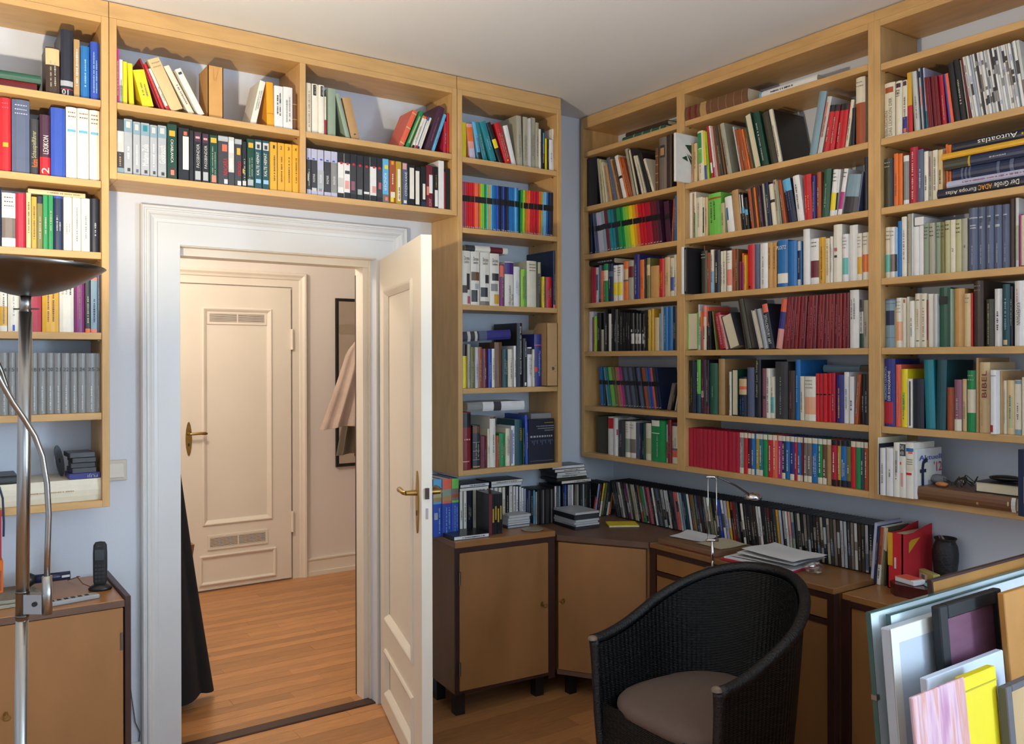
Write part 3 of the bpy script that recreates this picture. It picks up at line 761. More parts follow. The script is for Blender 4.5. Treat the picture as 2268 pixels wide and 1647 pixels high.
row('OB2', 'D', ZL['o2'], C5, """
170 211 905 charcoal b=.76-1:lavender b=.77-.8:royal_blue:.2-.6 b=0-.12:lavender b=.3-.46:light_grey:.2-.5
214 271 912 charcoal b=.76-1:lavender b=.77-.8:royal_blue:.2-.6 b=0-.1:lavender b=.1-.16:light_grey:.1-.9 t=INGMAR:.28-.46:u:white:.25-.6
274 335 918 lavender b=.77-.8:royal_blue:.4-.8 b=.15-.55:silver t=INGMAR:.28-.46:u:white:.3-.65 b=.1-.16:grey:.2-.7
338 402 930 charcoal b=.76-1:lavender b=.77-.8:royal_blue:.3-.7 b=0-.1:lavender t=INGMAR:.28-.46:u:white:.3-.65
405 464 938 grey b=.76-1:lavender b=.77-.8:royal_blue:.2-.6 b=0-.1:lavender t=INGMAR:.28-.46:u:white:.3-.65
468 527 945 white b=.78-1:black b=.75-.8:red:.4-.8 b=0-.12:black b=.25-.45:light_grey:.1-.9 ns
529 587 955 white b=.78-1:black b=.75-.8:red:.35-.75 b=0-.14:black b=.55-.62:charcoal:.1-.9 b=.22-.4:pink:.1-.8 ns
590 650 963 charcoal b=.78-1:black b=.75-.8:red:.3-.7 b=0-.12:black b=.2-.4:mauve:.1-.7 ns
653 713 975 charcoal b=.78-1:black b=.75-.8:red:.3-.7 b=0-.12:black b=.12-.24:silver:.1-.8 ns
716 777 985 charcoal b=.78-1:black b=.75-.8:red:.3-.7 b=0-.12:black b=.16-.21:white:.05-.9 ns
779 842 990 white b=.78-1:black b=.75-.8:red:.4-.8 b=0-.14:black b=.2-.35:pink:.3-.9 ns
845 896 1000 charcoal b=.78-1:black b=.75-.8:red:.3-.7 b=0-.12:black b=.3-.45:rose:.3-.8 ns
899 960 1005 sky_blue t=KINDER:.27-.67:d:white:.2-.62 b=.77-.86:yellow:.3-.85 b=0-.2:taupe b=.06-.14:salmon:.4-.8
964 1024 1020 rust t=~:.45-.72:d:cream b=.05-.16:yellow:.2-.7 b=.15-.28:cream:.2-.9 b=.9-.98:gold:.3-.7
1029 1082 1030 mustard b=.08-.82:ivory:.25-.75 t=~:.12-.4:u:charcoal:.35-.7
1086 1140 1042 slate t=CITIZEN_KANE:.22-.78:u:white:.45-.88 b=.84-.98:pink:.1-.8 b=.05-.12:white:.3-.8
1146 1208 1060 black b=.17-.92:ivory:.2-.9 ns
1212 1265 1085 black b=.06-.9:ivory:.05-.75 ns
1269 1319 1080 black b=.2-.58:ivory:.3-.8 b=0-.14:navy ns
1322 1382 1068 maroon b=.35-.78:white:.4-.95 t=SONY:.04-.22:u:pink:.3-.75 b=.3-.5:salmon:0-.35
1385 1432 1080 black b=.05-.44:white:.3-.95 t=~:.5-.8:u:mustard:.4-.7
1436 1490 1023 white ns
1492 1502 1130 red
1505 1564 1100 black ns
""", 'lower right bay above the door', kind='V')
# cardboard slip box standing in the upper left bay
def open_box(label, wall, xl, xr, ztop_px, zb, depth, setback, c, crop):
    f0 = (YD if wall == 'D' else XR)+setback; hit, along, pt, rz = frame_of(wall, f0)
    pl, pr = crop[0]+xl/crop[2], crop[0]+xr/crop[2]
    yb = pj(hit(pl, 500))[1]
    a0, a1 = along(hit(pl, pj(pt(along(hit(pl, 300)), zb))[1])), along(hit(pr, pj(pt(along(hit(pr, 300)), zb))[1]))
    w = a1-a0; h = hit((pl+pr)/2, crop[1]+ztop_px/crop[2]).z-zb
    m = cmat(c, 'X'); t = .003
    mb = MB().box((0, 0, 0), (w, t, h)).box((0, depth-t, 0), (w, depth, h)).box((0, 0, 0), (t, depth, h)).box((w-t, 0, 0), (w, depth, h)).box((0, 0, 0), (w, depth, t))
    ob = mb.build('cardboard_box', m)
    ob.matrix_world = Matrix.Translation(pt(a0, zb+GAP)) @ Matrix.Rotation(rz, 4, 'Z')
    fl_ = MB(); fl_.add([(w*.35, -.002, h*1.0), (w*.72, -.002, h*.99), (w*.42, -.010, h*.70), (w*.36, -.003, h*.75)], [(0, 3, 2, 1)]); attach(fl_, 'torn_flap', m, ob)
    tag(ob, uniq(label), 'box'); return ob
open_box('brown cardboard box with torn top standing above the door', 'D', 905, 1037, 500, ZL['o1'], .13, .03, 'caramel', C4)
# ------------------------------------------------------------------ narrow unit
C6 = (1000, 180, 4.573); C7 = (940, 500, 4.333); C8 = (940, 840, 4.334)
row('N1', 'D', ZL['n1'], C6, """
110 152 418 yellow ns
186 246 425 pink b=.5-.9:orange b=.04-.3:lavender l=-38 ns
256 304 400 sky_blue b=0-.2:black l=-70
306 366 400 teal l=-95 g=tan
384 460 388 teal l=-128 g=light_blue
482 530 405 black b=.36-.58:yellow l=-138 ns
548 612 408 red l=-122 b=.06-.1:gold:.4-.7
612 660 440 white l=-92 g=rose
672 722 348 greige l=-16 d=185
727 772 362 greige
775 803 375 light_grey
806 850 370 greige
853 886 420 greige
888 906 485 ivory
908 946 480 black b=.4-.9:sky_blue:.5-.8
949 968 580 yellow
970 988 585 black
990 1030 592 white
1036 1076 488 ivory t=~:.32-.86:d:charcoal:.4-.8
""", 'top shelf of the narrow unit', kind='P')
cl1 = 'rose rose red red red red coral coral orange lime apple_green green turquoise gold sky_blue blue blue royal_blue navy navy royal_blue navy navy blue blue blue sky_blue blue'.split()
cl2 = 'green lime mustard orange coral red red red crimson red orange mustard sky_blue light_blue blue navy navy ink_black'.split()
ex = lambda i, n: 'b=.58-.71:black b=.03-.05:silver:.15-.85 ns'
ex2 = lambda i, n: 'b=.58-.71:black b=.03-.05:silver:.15-.85 ns l=8'
row('N2', 'D', ZL['n2'], C6, gen((110, 680), (1015, 1085), cl1, ex)+'\n'+gen((698, 1028), (1098, 1132), cl2, ex2), 'second shelf of the narrow unit', kind='C', setback=.03)
row('N3', 'D', ZL['n3'], C7, """
364 448 240 ivory b=.28-.58:charcoal:.5-.9 b=.22-.36:dark_brown:.05-.6 b=.02-.16:rose:.6-.95 t=Das_neue:.83-.9:h:black:.2-.8 t=Lexikon:.77-.82:h:black:.2-.75
451 536 248 ivory b=.46-.62:brown:.05-.95 b=.06-.28:charcoal:.05-.7 b=.3-.4:silver:.4-.9 t=Das_neue:.83-.9:h:black:.2-.8 t=Lexikon:.77-.82:h:black:.2-.75
541 628 257 ivory b=.42-.58:charcoal:.5-.95 b=.16-.34:charcoal:.05-.8 b=0-.08:taupe t=Das_neue:.83-.9:h:black:.2-.8 t=Lexikon:.77-.82:h:black:.2-.75
632 724 267 ivory b=.48-.62:charcoal:.2-.95 b=.28-.42:grey:.1-.8 b=.04-.22:gold:.4-.95 t=Das_neue:.83-.9:h:black:.2-.8 t=Lexikon:.77-.82:h:black:.2-.75
727 772 370 purple b=.70-.97:coral
776 859 345 ivory b=.72-.98:violet t=Ullstein_Lexikon:.03-.47:u:black:.36-.6 t=der_Musik:.03-.28:u:black:.68-.9
863 922 393 white g=lavender
929 985 418 apple_green b=0-1:lime:0-.45
989 1080 338 cream hz g=brown
1084 1127 350 dark_olive b=.75-1:khaki:.2-.8
1129 1151 488 yellow
1153 1168 490 brown
1171 1228 492 red
1232 1262 238 navy b=0-.06:salmon d=230
""", 'third shelf of the narrow unit')
lying('white and maroon book lying on the white music encyclopedias', 'D', 1031, 1125, ZL['n3']+.232, .030, 'ivory', .15, .035, opts={'b': ['.0-.12:ivory', '.12-.42:maroon', '.78-1:charcoal']}, auto=True)
row('N4', 'D', ZL['n4'], C7, """
363 411 1140 yellow b=.74-1:black ns
414 444 1135 greige
447 480 1165 olive
484 519 1165 light_grey b=.1-.7:lavender:.3-.7
522 553 1163 rust
556 612 1180 maroon
614 645 1182 royal_blue
649 675 1180 ivory
678 750 1118 brown g=tan
753 804 1185 dark_teal
808 856 1185 cream
859 882 1152 white
889 944 933 black t=Berühmte_Komponisten_der_Welt:.2-.95:u:white:.4-.75
951 991 1080 black t=~:.62-.94:d:silver:.3-.7 b=.02-.09:white:.3-.7
994 1036 1165 white b=.82-.97:charcoal
1039 1058 1185 cream
1061 1130 1040 indigo t=Musiksoziologie:.2-.68:d:light_blue:.4-.75 b=.28-.37:red:.0-.4 b=.78-.8:rose
""", 'fourth shelf of the narrow unit')
lying('purple book with white patterned end lying across books, narrow unit', 'D', 1025, 1132, ZL['n4']+.216, .046, 'indigo', .16, .03, opts={'b': ['.5-.66:slate', '.66-.97:charcoal', '.7-.75:light_grey', '.84-.9:light_grey'], 'ns': 1}, tilt=-.06, auto=True)
# kraft magazine file with cut-away side and finger hole
def magazine_file():
    z = ZL['n4']+GAP; y = YD-.012
    P0, P1 = onY(940+1174/4.333, 857, y), onY(940+1279/4.333, 857, y); x0, x1 = P0.x, P1.x
    zt = onY(940+1230/4.333, 500+932/4.333, y).z; h = zt-z; D = .225
    m = cmat('kraft', 'X'); f = thing('magazine_file', ((x0+x1)/2, y+.1, z), 'kraft cardboard magazine file with round finger hole, narrow unit', 'file box')
    n = 20; cx, cz, r = (x1-x0)*.58, h*.28, .0085
    mb = MB(); ring = []; outer = [(0, 0), ((x1-x0), 0), ((x1-x0), h), (0, h)]
    for k in range(n):
        a = 2*math.pi*k/n; ring.append((cx+r*math.cos(a), cz+r*math.sin(a)))
    # front with hole: quads from ring to a square border, border to panel rim
    sq = []
    for k in range(n):
        a = 2*math.pi*k/n; q = max(abs(math.cos(a)), abs(math.sin(a))); sq.append((cx+.016*math.cos(a)/q, cz+.016*math.sin(a)/q))
    vs = [(p[0]+x0, y, p[1]+z) for p in ring]+[(p[0]+x0, y, p[1]+z) for p in sq]
    mb.add(vs, [(k, (k+1) % n, n+(k+1) % n, n+k) for k in range(n)])
    def q(a, b, c_, d): mb.add([(x0+a, y, z+b), (x0+c_, y, z+b), (x0+c_, y, z+d), (x0+a, y, z+d)], [(0, 1, 2, 3)])
    w = x1-x0; q(0, 0, w, cz-.016); q(0, cz+.016, w, h); q(0, cz-.016, cx-.016, cz+.016); q(cx+.016, cz-.016, w, cz+.016)
    mb.build('front_panel', m, f, fix=True)
    sp = [(y, z), (y+D, z), (y+D, z+h*.55), (y+D*.8, z+h*.58), (y+D*.55, z+h*.78), (y+D*.42, z+h*.97), (y+D*.3, z+h), (y, z+h)]
    for xx in (x0, x1-.003): MB().prism(sp, xx, xx+.003, 'x').build('side_panel', m, f, fix=True)
    MB().box((x0, y, z), (x1, y+D, z+.003)).build('bottom_panel', m, f)
    MB().box((x0+.003, y+.02, z+.003), (x1-.003, y+D-.02, z+h*.9)).build('papers', M_pages, f)
magazine_file()
row('N5', 'D', ZL['n5'], C8, """
364 448 318 dark_red b=.74-.98:black t=~:.50-.56:h:pink b=.14-.155:pink:.05-.8 s=4
470 540 440 charcoal b=.82-.97:brown b=.2-.21:silver b=.4-.41:silver b=.6-.61:silver b=.03-.06:tan
545 604 545 maroon g=mauve
607 628 475 cream
633 690 358 ivory b=.96-1:brown
693 720 540 rust
723 780 518 green
786 828 470 cream
836 868 447 white b=.05-.9:royal_blue:.05-.3
873 945 385 dark_teal t=MOZART:.54-.82:u:mustard:.55-.85
948 965 465 dark_green
969 1000 340 royal_blue l=-8
""", 'bottom shelf of the narrow unit')
# boxed set with its front facing out and a grey box behind
def faced(label, wall, xl, xr, zb, ztpx, thick, setback, c, name='boxed_set', cat='box', texts=(), bands=(), hh=None):
    f0 = (YD if wall == 'D' else XR)+setback; hit, along, pt, rz = frame_of(wall, f0)
    def A(px):
        yb = 900.
        for _ in range(3): yb = pj(pt(along(hit(px, yb)), zb))[1]
        return along(hit(px, yb))
    a0, a1 = A(xl), A(xr); h = hh or hit((xl+xr)/2, ztpx).z-zb
    ob = MB().cbox((0, 0, 0), (a1-a0, thick, h), .0015).build(name, cmat(c, 'P'))
    w = a1-a0
    for z0, z1, bc, x0, x1 in bands: attach(MB().box((x0*w, -.0008, z0*h), (x1*w, .001, z1*h)), 'printed_label', cmat(bc, 'P'), ob)
    for s, z0, z1, tc, x0, x1 in texts:
        if s == '~': scribble(ob, w, h, z0, z1, tc, random.Random(hash_s(label)+int(z0*99)), True, (x0, x1))
        else: TEXTQ.append((ob, s, x0*w, x1*w, z0*h, z1*h, 'h', tc, -.0032))
    ob.matrix_world = Matrix.Translation(pt(a0, zb+GAP)) @ Matrix.Rotation(rz, 4, 'Z'); tag(ob, uniq(label), cat); return ob
faced('dark navy boxed set facing out, bottom shelf of the narrow unit', 'D', 940+1004/4.334, 940+1247/4.334, ZL['n5'], 840+380/4.334, .03, .012, 'ink_black',
      texts=[('~', .90, .93, 'mustard', .6, .97), ('~', .82, .86, 'silver', .28, .97), ('~', .77, .81, 'silver', .34, .97), ('~', .72, .76, 'silver', .6, .97), ('~', .56, .66, 'silver', .04, .97)],
      bands=[(.06, .066, 'grey', .05, .95)]+[(.54-.02-((i*7) % 5)*.025, .53, 'slate', .05+i*.065, .08+i*.065) for i in range(14)])
# prop under the grey box so it rests on the set's thickness
faced('plain dark box standing behind the navy boxed set', 'D', 1174, 1222, ZL['n5'], 0, .11, .05, 'charcoal', hh=.2045)
lying('grey box lying behind and above the navy boxed set', 'D', 1176, 1221, ZL['n5']+.2055, .038, 'grey', .11, .052, 'X')
lying('grey and white book lying across the bottom shelf, narrow unit', 'D', 1036, 1162, ZL['n5']+.2385, .043, 'white', .16, .03, opts={'b': ['.42-.55:charcoal', '.74-1:grey'], 'ns': 1}, auto=True)
# ------------------------------------------------------------------ right wall, corner bay
D1 = (1270, 200, 4.335); D2 = (1270, 550, 6.588); D3 = (1270, 780, 5.88)
lying('worn dark green book lying on the corner bay top shelf', 'R', 1270+468/4.335, 1270+880/4.335, ZL['r0'], .026, 'bottle_green', .2, .03, opts={'ns': 1, 'b': ['.1-.13:sage', '.3-.33:sage', '.5-.53:sage', '.7-.73:sage']})
lying('dark brown book lying on the green one, corner bay', 'R', 1270+500/4.335, 1270+900/4.335, ZL['r0']+.0265, .024, 'dark_brown', .19, .045, opts={'ns': 1})
row('P1', 'R', ZL['r1'], D1, """
112 210 625 black d=190 ns
232 268 660 greige l=-44
271 300 668 khaki l=-46
303 322 690 cream l=-48
325 366 720 tan l=-56
369 413 645 slate l=-78
416 444 660 tan l=-80
446 468 670 brown l=-80
471 508 625 white b=.46-.52:black l=-88 ns
510 528 640 orange l=-88
531 565 655 rust l=-90
568 600 560 greige l=-84
602 632 560 white k=N sc=charcoal l=-84
656 674 628 cream l=-84
680 698 626 cream l=-90
702 742 600 black l=-95 ns
756 778 655 cream l=-90
785 812 552 brown b=.2-.22:tan b=.4-.42:tan b=.6-.62:tan b=.8-.82:tan ns
815 888 422 taupe b=.62-.85:charcoal:.15-.85 b=.66-.8:tan:.25-.75 ns
893 938 410 dark_brown ns
""", 'second shelf of the corner bay')
# white book standing half out of the shelf in front of the upright
row('P1w', 'R', ZL['r1']+.0, D1, """
962 983 408 white s=-82 d=150 ns k=P
""", 'jutting over the corner bay upright', seed=1)
for q in [o for o in bpy.data.objects if o.get('label', '').endswith('jutting over the corner bay upright')]:
    wq = max(v.co.x for v in q.data.vertices); hq = max(v.co.z for v in q.data.vertices)
    for (y0_, z0_, y1_, z1_, y2_, z2_) in ((.04, .78, .10, .52, .085, .80), (.10, .52, .115, .34, .06, .60), (.05, .62, .11, .16, .095, .42), (.02, .50, .06, .44, .05, .56)):
        mb_ = MB(); mb_.add([(wq+.0008, y0_+.02, z0_*hq), (wq+.0008, y1_+.02, z1_*hq), (wq+.0008, y2_+.02, z2_*hq)], [(0, 1, 2)]); attach(mb_, 'cover_print', cmat('dark_green', 'P'), q)
cl3 = 'black navy navy slate slate lavender lavender steel maroon teal teal dark_teal green green apple_green lime yellow gold orange red red crimson crimson maroon maroon plum'.split()
row('P2', 'R', ZL['r2'], D1, gen((93, 855), (1192, 1050), cl3, lambda i, n: 'b=.55-.68:black b=.04-.06:silver:.2-.8 ns l=-%d' % (38 if i > 1 else 10))+"""
892 938 1062 plum ns b=.55-.68:black l=-26
940 957 1040 rust l=18
960 985 1010 blue l=8
""", 'third shelf of the corner bay', kind='C', setback=.03)
row('P3', 'R', ZL['r3'], D2, """
250 318 282 crimson ns
322 358 280 light_grey b=.35-.8:slate
361 400 250 slate b=0-.1:navy
403 424 325 coral
427 495 228 green b=.56-.83:cream
498 570 225 navy b=.66-.8:slate
573 635 250 white b=.16-.52:yellow hz g=charcoal
638 703 240 white b=.16-.52:yellow hz g=charcoal
709 785 190 orange b=.53-.80:sand b=.49-.53:slate
788 868 178 greige b=.57-.85:maroon ns
874 955 68 indigo g=lavender
959 1028 165 orange g=rust
1031 1056 150 charcoal
1058 1110 140 olive b=.57-.83:sand
1116 1238 255 caramel ns
1241 1315 150 red g=gold
1319 1400 130 sand g=tan
1403 1464 140 cream b=.15-.5:royal_blue
1466 1503 95 cream
""", 'fourth shelf of the corner bay')
lying('black book lying across upright books in the corner bay', 'R', 1270+198/6.588, 1270+585/6.588, ZL['r3']+.196, .03, 'black', .15, .035, opts={'t': ['~:.05-.62:d:silver:.3-.7']}, auto=True)
row('P4', 'R', ZL['r4'], D2, """
178 250 925 white g=grey
253 284 1005 magenta
287 326 990 lime b=.9-1:apple_green
330 392 940 black g=silver
395 437 1185 greige ns
440 464 905 charcoal
466 498 890 black g=white
501 545 955 white g=tan
550 590 880 black
593 640 890 charcoal g=silver
643 680 900 black g=silver
684 720 930 black g=grey
722 757 935 black g=grey
759 793 940 black g=grey
795 828 942 black g=grey
832 880 945 black t=1:.50-.57:h:light_grey:.3-.7 b=.19-.46:light_grey ns b=.29-.39:black:0-.3
881 929 948 black t=2:.50-.57:h:light_grey:.3-.7 b=.19-.46:light_grey b=.28-.38:black:.3-.5 ns
930 978 952 black t=3:.50-.57:h:light_grey:.3-.7 b=.19-.46:light_grey b=.28-.38:black:.2-.4 ns
979 1026 955 black t=4:.50-.57:h:light_grey:.3-.7 b=.19-.46:light_grey b=.29-.39:black:.7-1 ns
1029 1070 900 black
1075 1120 895 mustard g=brown
1122 1168 880 ochre ns
1172 1243 1010 sand ns
1246 1271 950 steel
1273 1307 855 silver
1309 1372 855 blue g=light_blue
1375 1440 850 blue ns
1445 1503 842 ink_black
""", 'fifth shelf of the corner bay')
cl5 = 'blue dark_teal steel teal lime apple_green olive tan rose magenta charcoal slate charcoal slate charcoal ink_black slate charcoal rust slate royal_blue coral charcoal navy'.split()
row('P5', 'R', ZL['r5'], D3, gen((352, 1150), (186, 200), cl5, lambda i, n: 'b=.55-.66:black b=.03-.05:silver:.2-.8 ns l=-%d' % (66 if i > 1 else 20))+"""
1215 1262 400 taupe l=70
1265 1292 410 black l=75
1298 1318 420 light_grey l=60
""", 'sixth shelf of the corner bay', kind='C', setback=.075)
row('P6', 'R', ZL['r6'], D3, """
282 432 835 dark_olive ns s=45
441 512 840 white b=.69-.97:red
516 570 855 white b=.55-.7:crimson:.8-1 ns
573 648 890 charcoal
651 722 900 ivory b=.14-.52:sage hz g=grey
726 803 905 ivory b=.14-.52:taupe hz g=grey
806 858 922 slate
860 884 925 navy
887 930 925 dark_green
932 1003 925 cream b=.18-.6:khaki
1008 1183 890 green b=.86-1:ivory:.02-.65 b=.68-.70:ivory:0-.65 t=~:.12-.66:u:silver:.42-.6 s=12
1187 1214 940 light_grey b=.12-.55:crimson
1217 1266 880 dark_red g=grey
1270 1355 925 cream b=.16-.33:coral b=.33-.38:slate b=.93-1:plum g=grey
""", 'bottom shelf of the corner bay')
# loose sheets on top of the books in the bottom row
def sheet(name, label, cat, P, w, d, rz, seed, m, bend=.006, group=None, n=8):
    r = random.Random(seed); ph = r.uniform(0, 6); mb = MB(); rows = []
    for i in range(n+1):
        rows.append([(w*(i/n-.5), d*(j/n-.5), bend*(math.sin(ph+i*.7)+math.cos(ph+j*.6)+2)*.5*(.3+i/n*.7)) for j in range(n+1)])
    mb.grid(rows); top = MB(); top.grid(rows)
    low = [[(x, y, z-.0006) for x, y, z in rw] for rw in rows]
    k = len(rows)*len(rows[0]); mb.add([p for rw in low for p in rw], [tuple(reversed(f)) for f in top.f])
    o = mb.build(name, m, None, True); o.location = P; o.rotation_euler = (0, 0, rz); tag(o, uniq(label), cat, group); return o
pz = ZL['r6']+.205
sheet('paper_sheet', 'crumpled white sheet lying on books, corner bay bottom shelf', 'paper', onX(1398, 925, XR+.09)*1, .17, .16, -1.5, 4, M_paper, .016)
bpy.data.objects['paper_sheet'].location = Vector((XR+.10, onX(1395, 925, XR+.1).y, ZL['r6']+.186))
# ------------------------------------------------------------------ right wall, middle bay
E1 = (1490, 130, 4.93); E2 = (1490, 340, 4.93); E3 = (1490, 480, 4.93); E4 = (1490, 630, 4.93); E5 = (1490, 770, 4.93); E6 = (1490, 930, 4.93)
lying('old brown leather book lying on the middle bay top shelf', 'R', 1490+128/4.93, 1490+812/4.93, ZL['r0'], .062, 'brown', .2, .0, opts={'ns': 1, 'b': ['.64-.74:tan', '.08-.085:tan', '.2-.205:tan', '.32-.325:tan', '.44-.445:tan', '.56-.565:tan', '.8-.83:dark_red', '.9-.93:dark_red']})
lying('white book lying on the middle bay top shelf near the ceiling', 'R', 1490+945/4.93, 1490+1575/4.93, ZL['r0'], .03, 'white', .2, .02, opts={'b': ['.96-1:sky_blue'], 't': ['~:.4-.8:d:charcoal:.3-.7']})
row('Q1', 'R', ZL['r1'], E1, """
202 224 920 tan
228 262 925 sand
268 340 790 cream b=.36-.64:apple_green:.0-.75 b=.66-.96:green:.05-.75 l=-18
345 372 790 yellow b=0-.3:royal_blue l=-22
376 400 800 lime l=-30
410 440 745 crimson b=.1-.3:white l=-62
442 468 735 ivory b=0-.2:rose l=-66
470 490 740 pink l=-66
494 524 740 brown l=-68 ns
526 552 735 dark_olive l=-74
560 582 720 brown l=-80
585 640 705 greige l=-92
650 730 760 black l=-60 s=70 ns
737 750 742 light_grey l=-86
752 782 770 rust l=-80
784 824 768 rust l=-84
826 850 768 orange l=-84
854 884 765 brown l=-84
892 966 592 white k=N sc=bottle_green l=-118
968 1045 578 dark_green t=~:.1-.8:d:silver:.3-.65 l=-112
1072 1145 578 dark_olive ns l=-112
1150 1190 552 cream sc=black d=215 t=~:.12-.7:d:charcoal:.3-.7 l=-110
1478 1560 345 steel sc=tan l=116 ns d=200
1572 1624 405 light_grey b=.3-.9:salmon:.05-.5 l=114 d=200
1632 1692 500 red b=.86-1:black l=76
1695 1753 495 red b=.86-1:black l=70
1757 1815 490 red b=.86-1:black l=64
1819 1868 485 red b=.86-1:black l=56
1874 1912 445 cream l=68
1922 1974 540 ink_black l=14 ns
1980 2090 190 cream b=0-.62:rust hz g=grey
""", 'second shelf of the middle bay')
row('Q2', 'R', ZL['r2'], E2, """
139 188 435 white g=charcoal
192 198 440 tan
202 242 425 cream b=0-.55:green:.4-.8
247 320 480 cream g=grey
323 350 480 cream b=.1-.75:black:.2-.7
352 379 478 sand
384 525 432 apple_green b=.86-.90:rust t=~:.3-.8:d:charcoal:.2-.36 t=~:.36-.82:d:charcoal:.44-.62 l=-12 ns
531 570 540 khaki l=-12
578 668 465 white b=.35-.7:blue:.1-.4 l=-42 ns
676 748 395 tan ns l=-44
752 770 425 black b=.45-.95:white:.2-.8 l=-34 
773 800 430 black b=.45-.62:sky_blue b=.62-.95:white:.3-.8 l=-34
802 836 480 black b=.45-.62:sky_blue l=-32
842 888 385 rust l=-48
892 918 370 dark_brown l=-42
921 940 370 orange l=-44
944 966 355 dark_brown l=-44
968 990 350 plum l=-44
992 1014 350 ink_black l=-44
1018 1034 330 greige l=-44
1037 1080 312 navy l=-46
1084 1135 330 cream b=.55-.62:black l=-46 ns
1139 1175 285 greige b=.9-.96:crimson:.3-.6 l=-48
1178 1192 300 sage l=-48
1196 1240 290 rust l=-66
1252 1350 272 navy b=.72-1:sky_blue l=-82 g=slate
1357 1430 236 white l=-60 g=charcoal
1436 1520 228 red l=-18 g=salmon
1524 1554 240 indigo
1558 1612 205 rust
1617 1698 165 bottle_green l=28 g=sage
1703 1760 170 white b=.13-.5:yellow hz g=charcoal l=44
1764 1788 172 white b=.13-.5:black l=44
1794 1840 160 white b=.13-.5:magenta hz g=charcoal l=78
1850 2000 210 charcoal b=.42-1:steel l=64 ns
2004 2024 200 slate l=56
2034 2108 45 ink_black ns
""", 'third shelf of the middle bay')
row('Q3', 'R', ZL['r3'], E3, """
92 120 330 white s=-52 d=160 sc=white ns k=P
124 156 335 black s=-50 d=160 b=.05-.95:grey:.35-.6 ns k=P
250 300 282 brown s=60 ns
304 370 372 dark_olive hz g=silver
374 406 392 rust
411 445 360 ivory b=.0-.5:light_blue
449 510 362 ink_black g=cream
514 545 378 ivory
547 580 372 cream
583 636 370 ivory b=.15-.54:salmon hz g=grey
641 680 352 rust g=brown
682 715 352 brown
719 746 490 maroon
748 771 400 orange b=0-.75:magenta
775 799 420 gold
802 886 305 red b=.05-.09:black:.2-.5 ns
889 942 300 slate
946 1030 290 white g=grey
1034 1084 282 caramel t=~:.42-.9:u:brown:.3-.7
1087 1133 280 caramel t=~:.42-.9:u:brown:.3-.7
1137 1250 255 blue b=.08-.29:ivory t=PLOETZ:.80-.88:h:ivory:.03-.95
1253 1347 265 blue ns
1351 1392 268 navy b=.79-1:light_grey b=0-.14:light_grey
1394 1412 268 blue
1416 1489 115 white g=grey d=225
1492 1586 240 white b=.15-.52:maroon hz g=charcoal
1590 1664 225 gold g=brown
1667 1714 236 cream g=tan
1718 1744 216 ivory
1748 1842 62 ivory t=~:.5-.64:h:rose:.2-.8 t=~:.4-.5:h:charcoal:.2-.6
1846 1910 190 white b=.15-.50:turquoise hz g=grey
1913 2009 92 white ns
2013 2063 182 ivory b=.14-.5:gold hz g=grey
2066 2133 172 ivory b=.17-.54:orange hz g=grey
""", 'fourth shelf of the middle bay')
row('Q4', 'R', ZL['r4'], E4, """
106 214 312 cream k=N sc=apple_green
226 258 222 white b=.1-.8:steel:0-.4
261 300 292 cream b=.6-.85:mustard g=charcoal
302 320 295 coral b=0-.5:taupe
323 362 232 cream b=.75-1:salmon g=charcoal
364 388 240 coral b=0-.55:black
391 420 290 black l=-10
424 470 290 olive l=-50
480 572 300 crimson t=MEISTERWERKE:.12-.9:d:pink:.42-.7 l=-78
574 606 330 pink l=-82
618 742 302 cream k=N sc=charcoal l=-110
750 795 170 dark_brown l=-92 s=50 ns
800 856 128 dark_olive sc=taupe l=-102 ns
945 994 268 light_grey k=N sc=silver l=-94
998 1038 262 silver l=-84 ns
1046 1108 208 ink_black b=.81-1:coral t=20TH-CENTURY_ART:.1-.76:d:white:.25-.75 l=-84
1118 1186 150 coral b=.40-.74:indigo b=0-.4:pink l=66 ns
"""+gen((1196, 1920), (138, 88), ['dark_red', 'dark_red', 'maroon']*6, lambda i, n: 'l=%d g=rose' % max(1, 44-i*2.4))+"""
1926 2026 60 white t=~:.5-.84:d:charcoal:.2-.4 t=~:.5-.86:d:charcoal:.5-.7 d=225
2030 2078 165 light_grey b=0-.3:dark_green b=.75-1:charcoal
2084 2132 172 greige
""", 'fifth shelf of the middle bay')
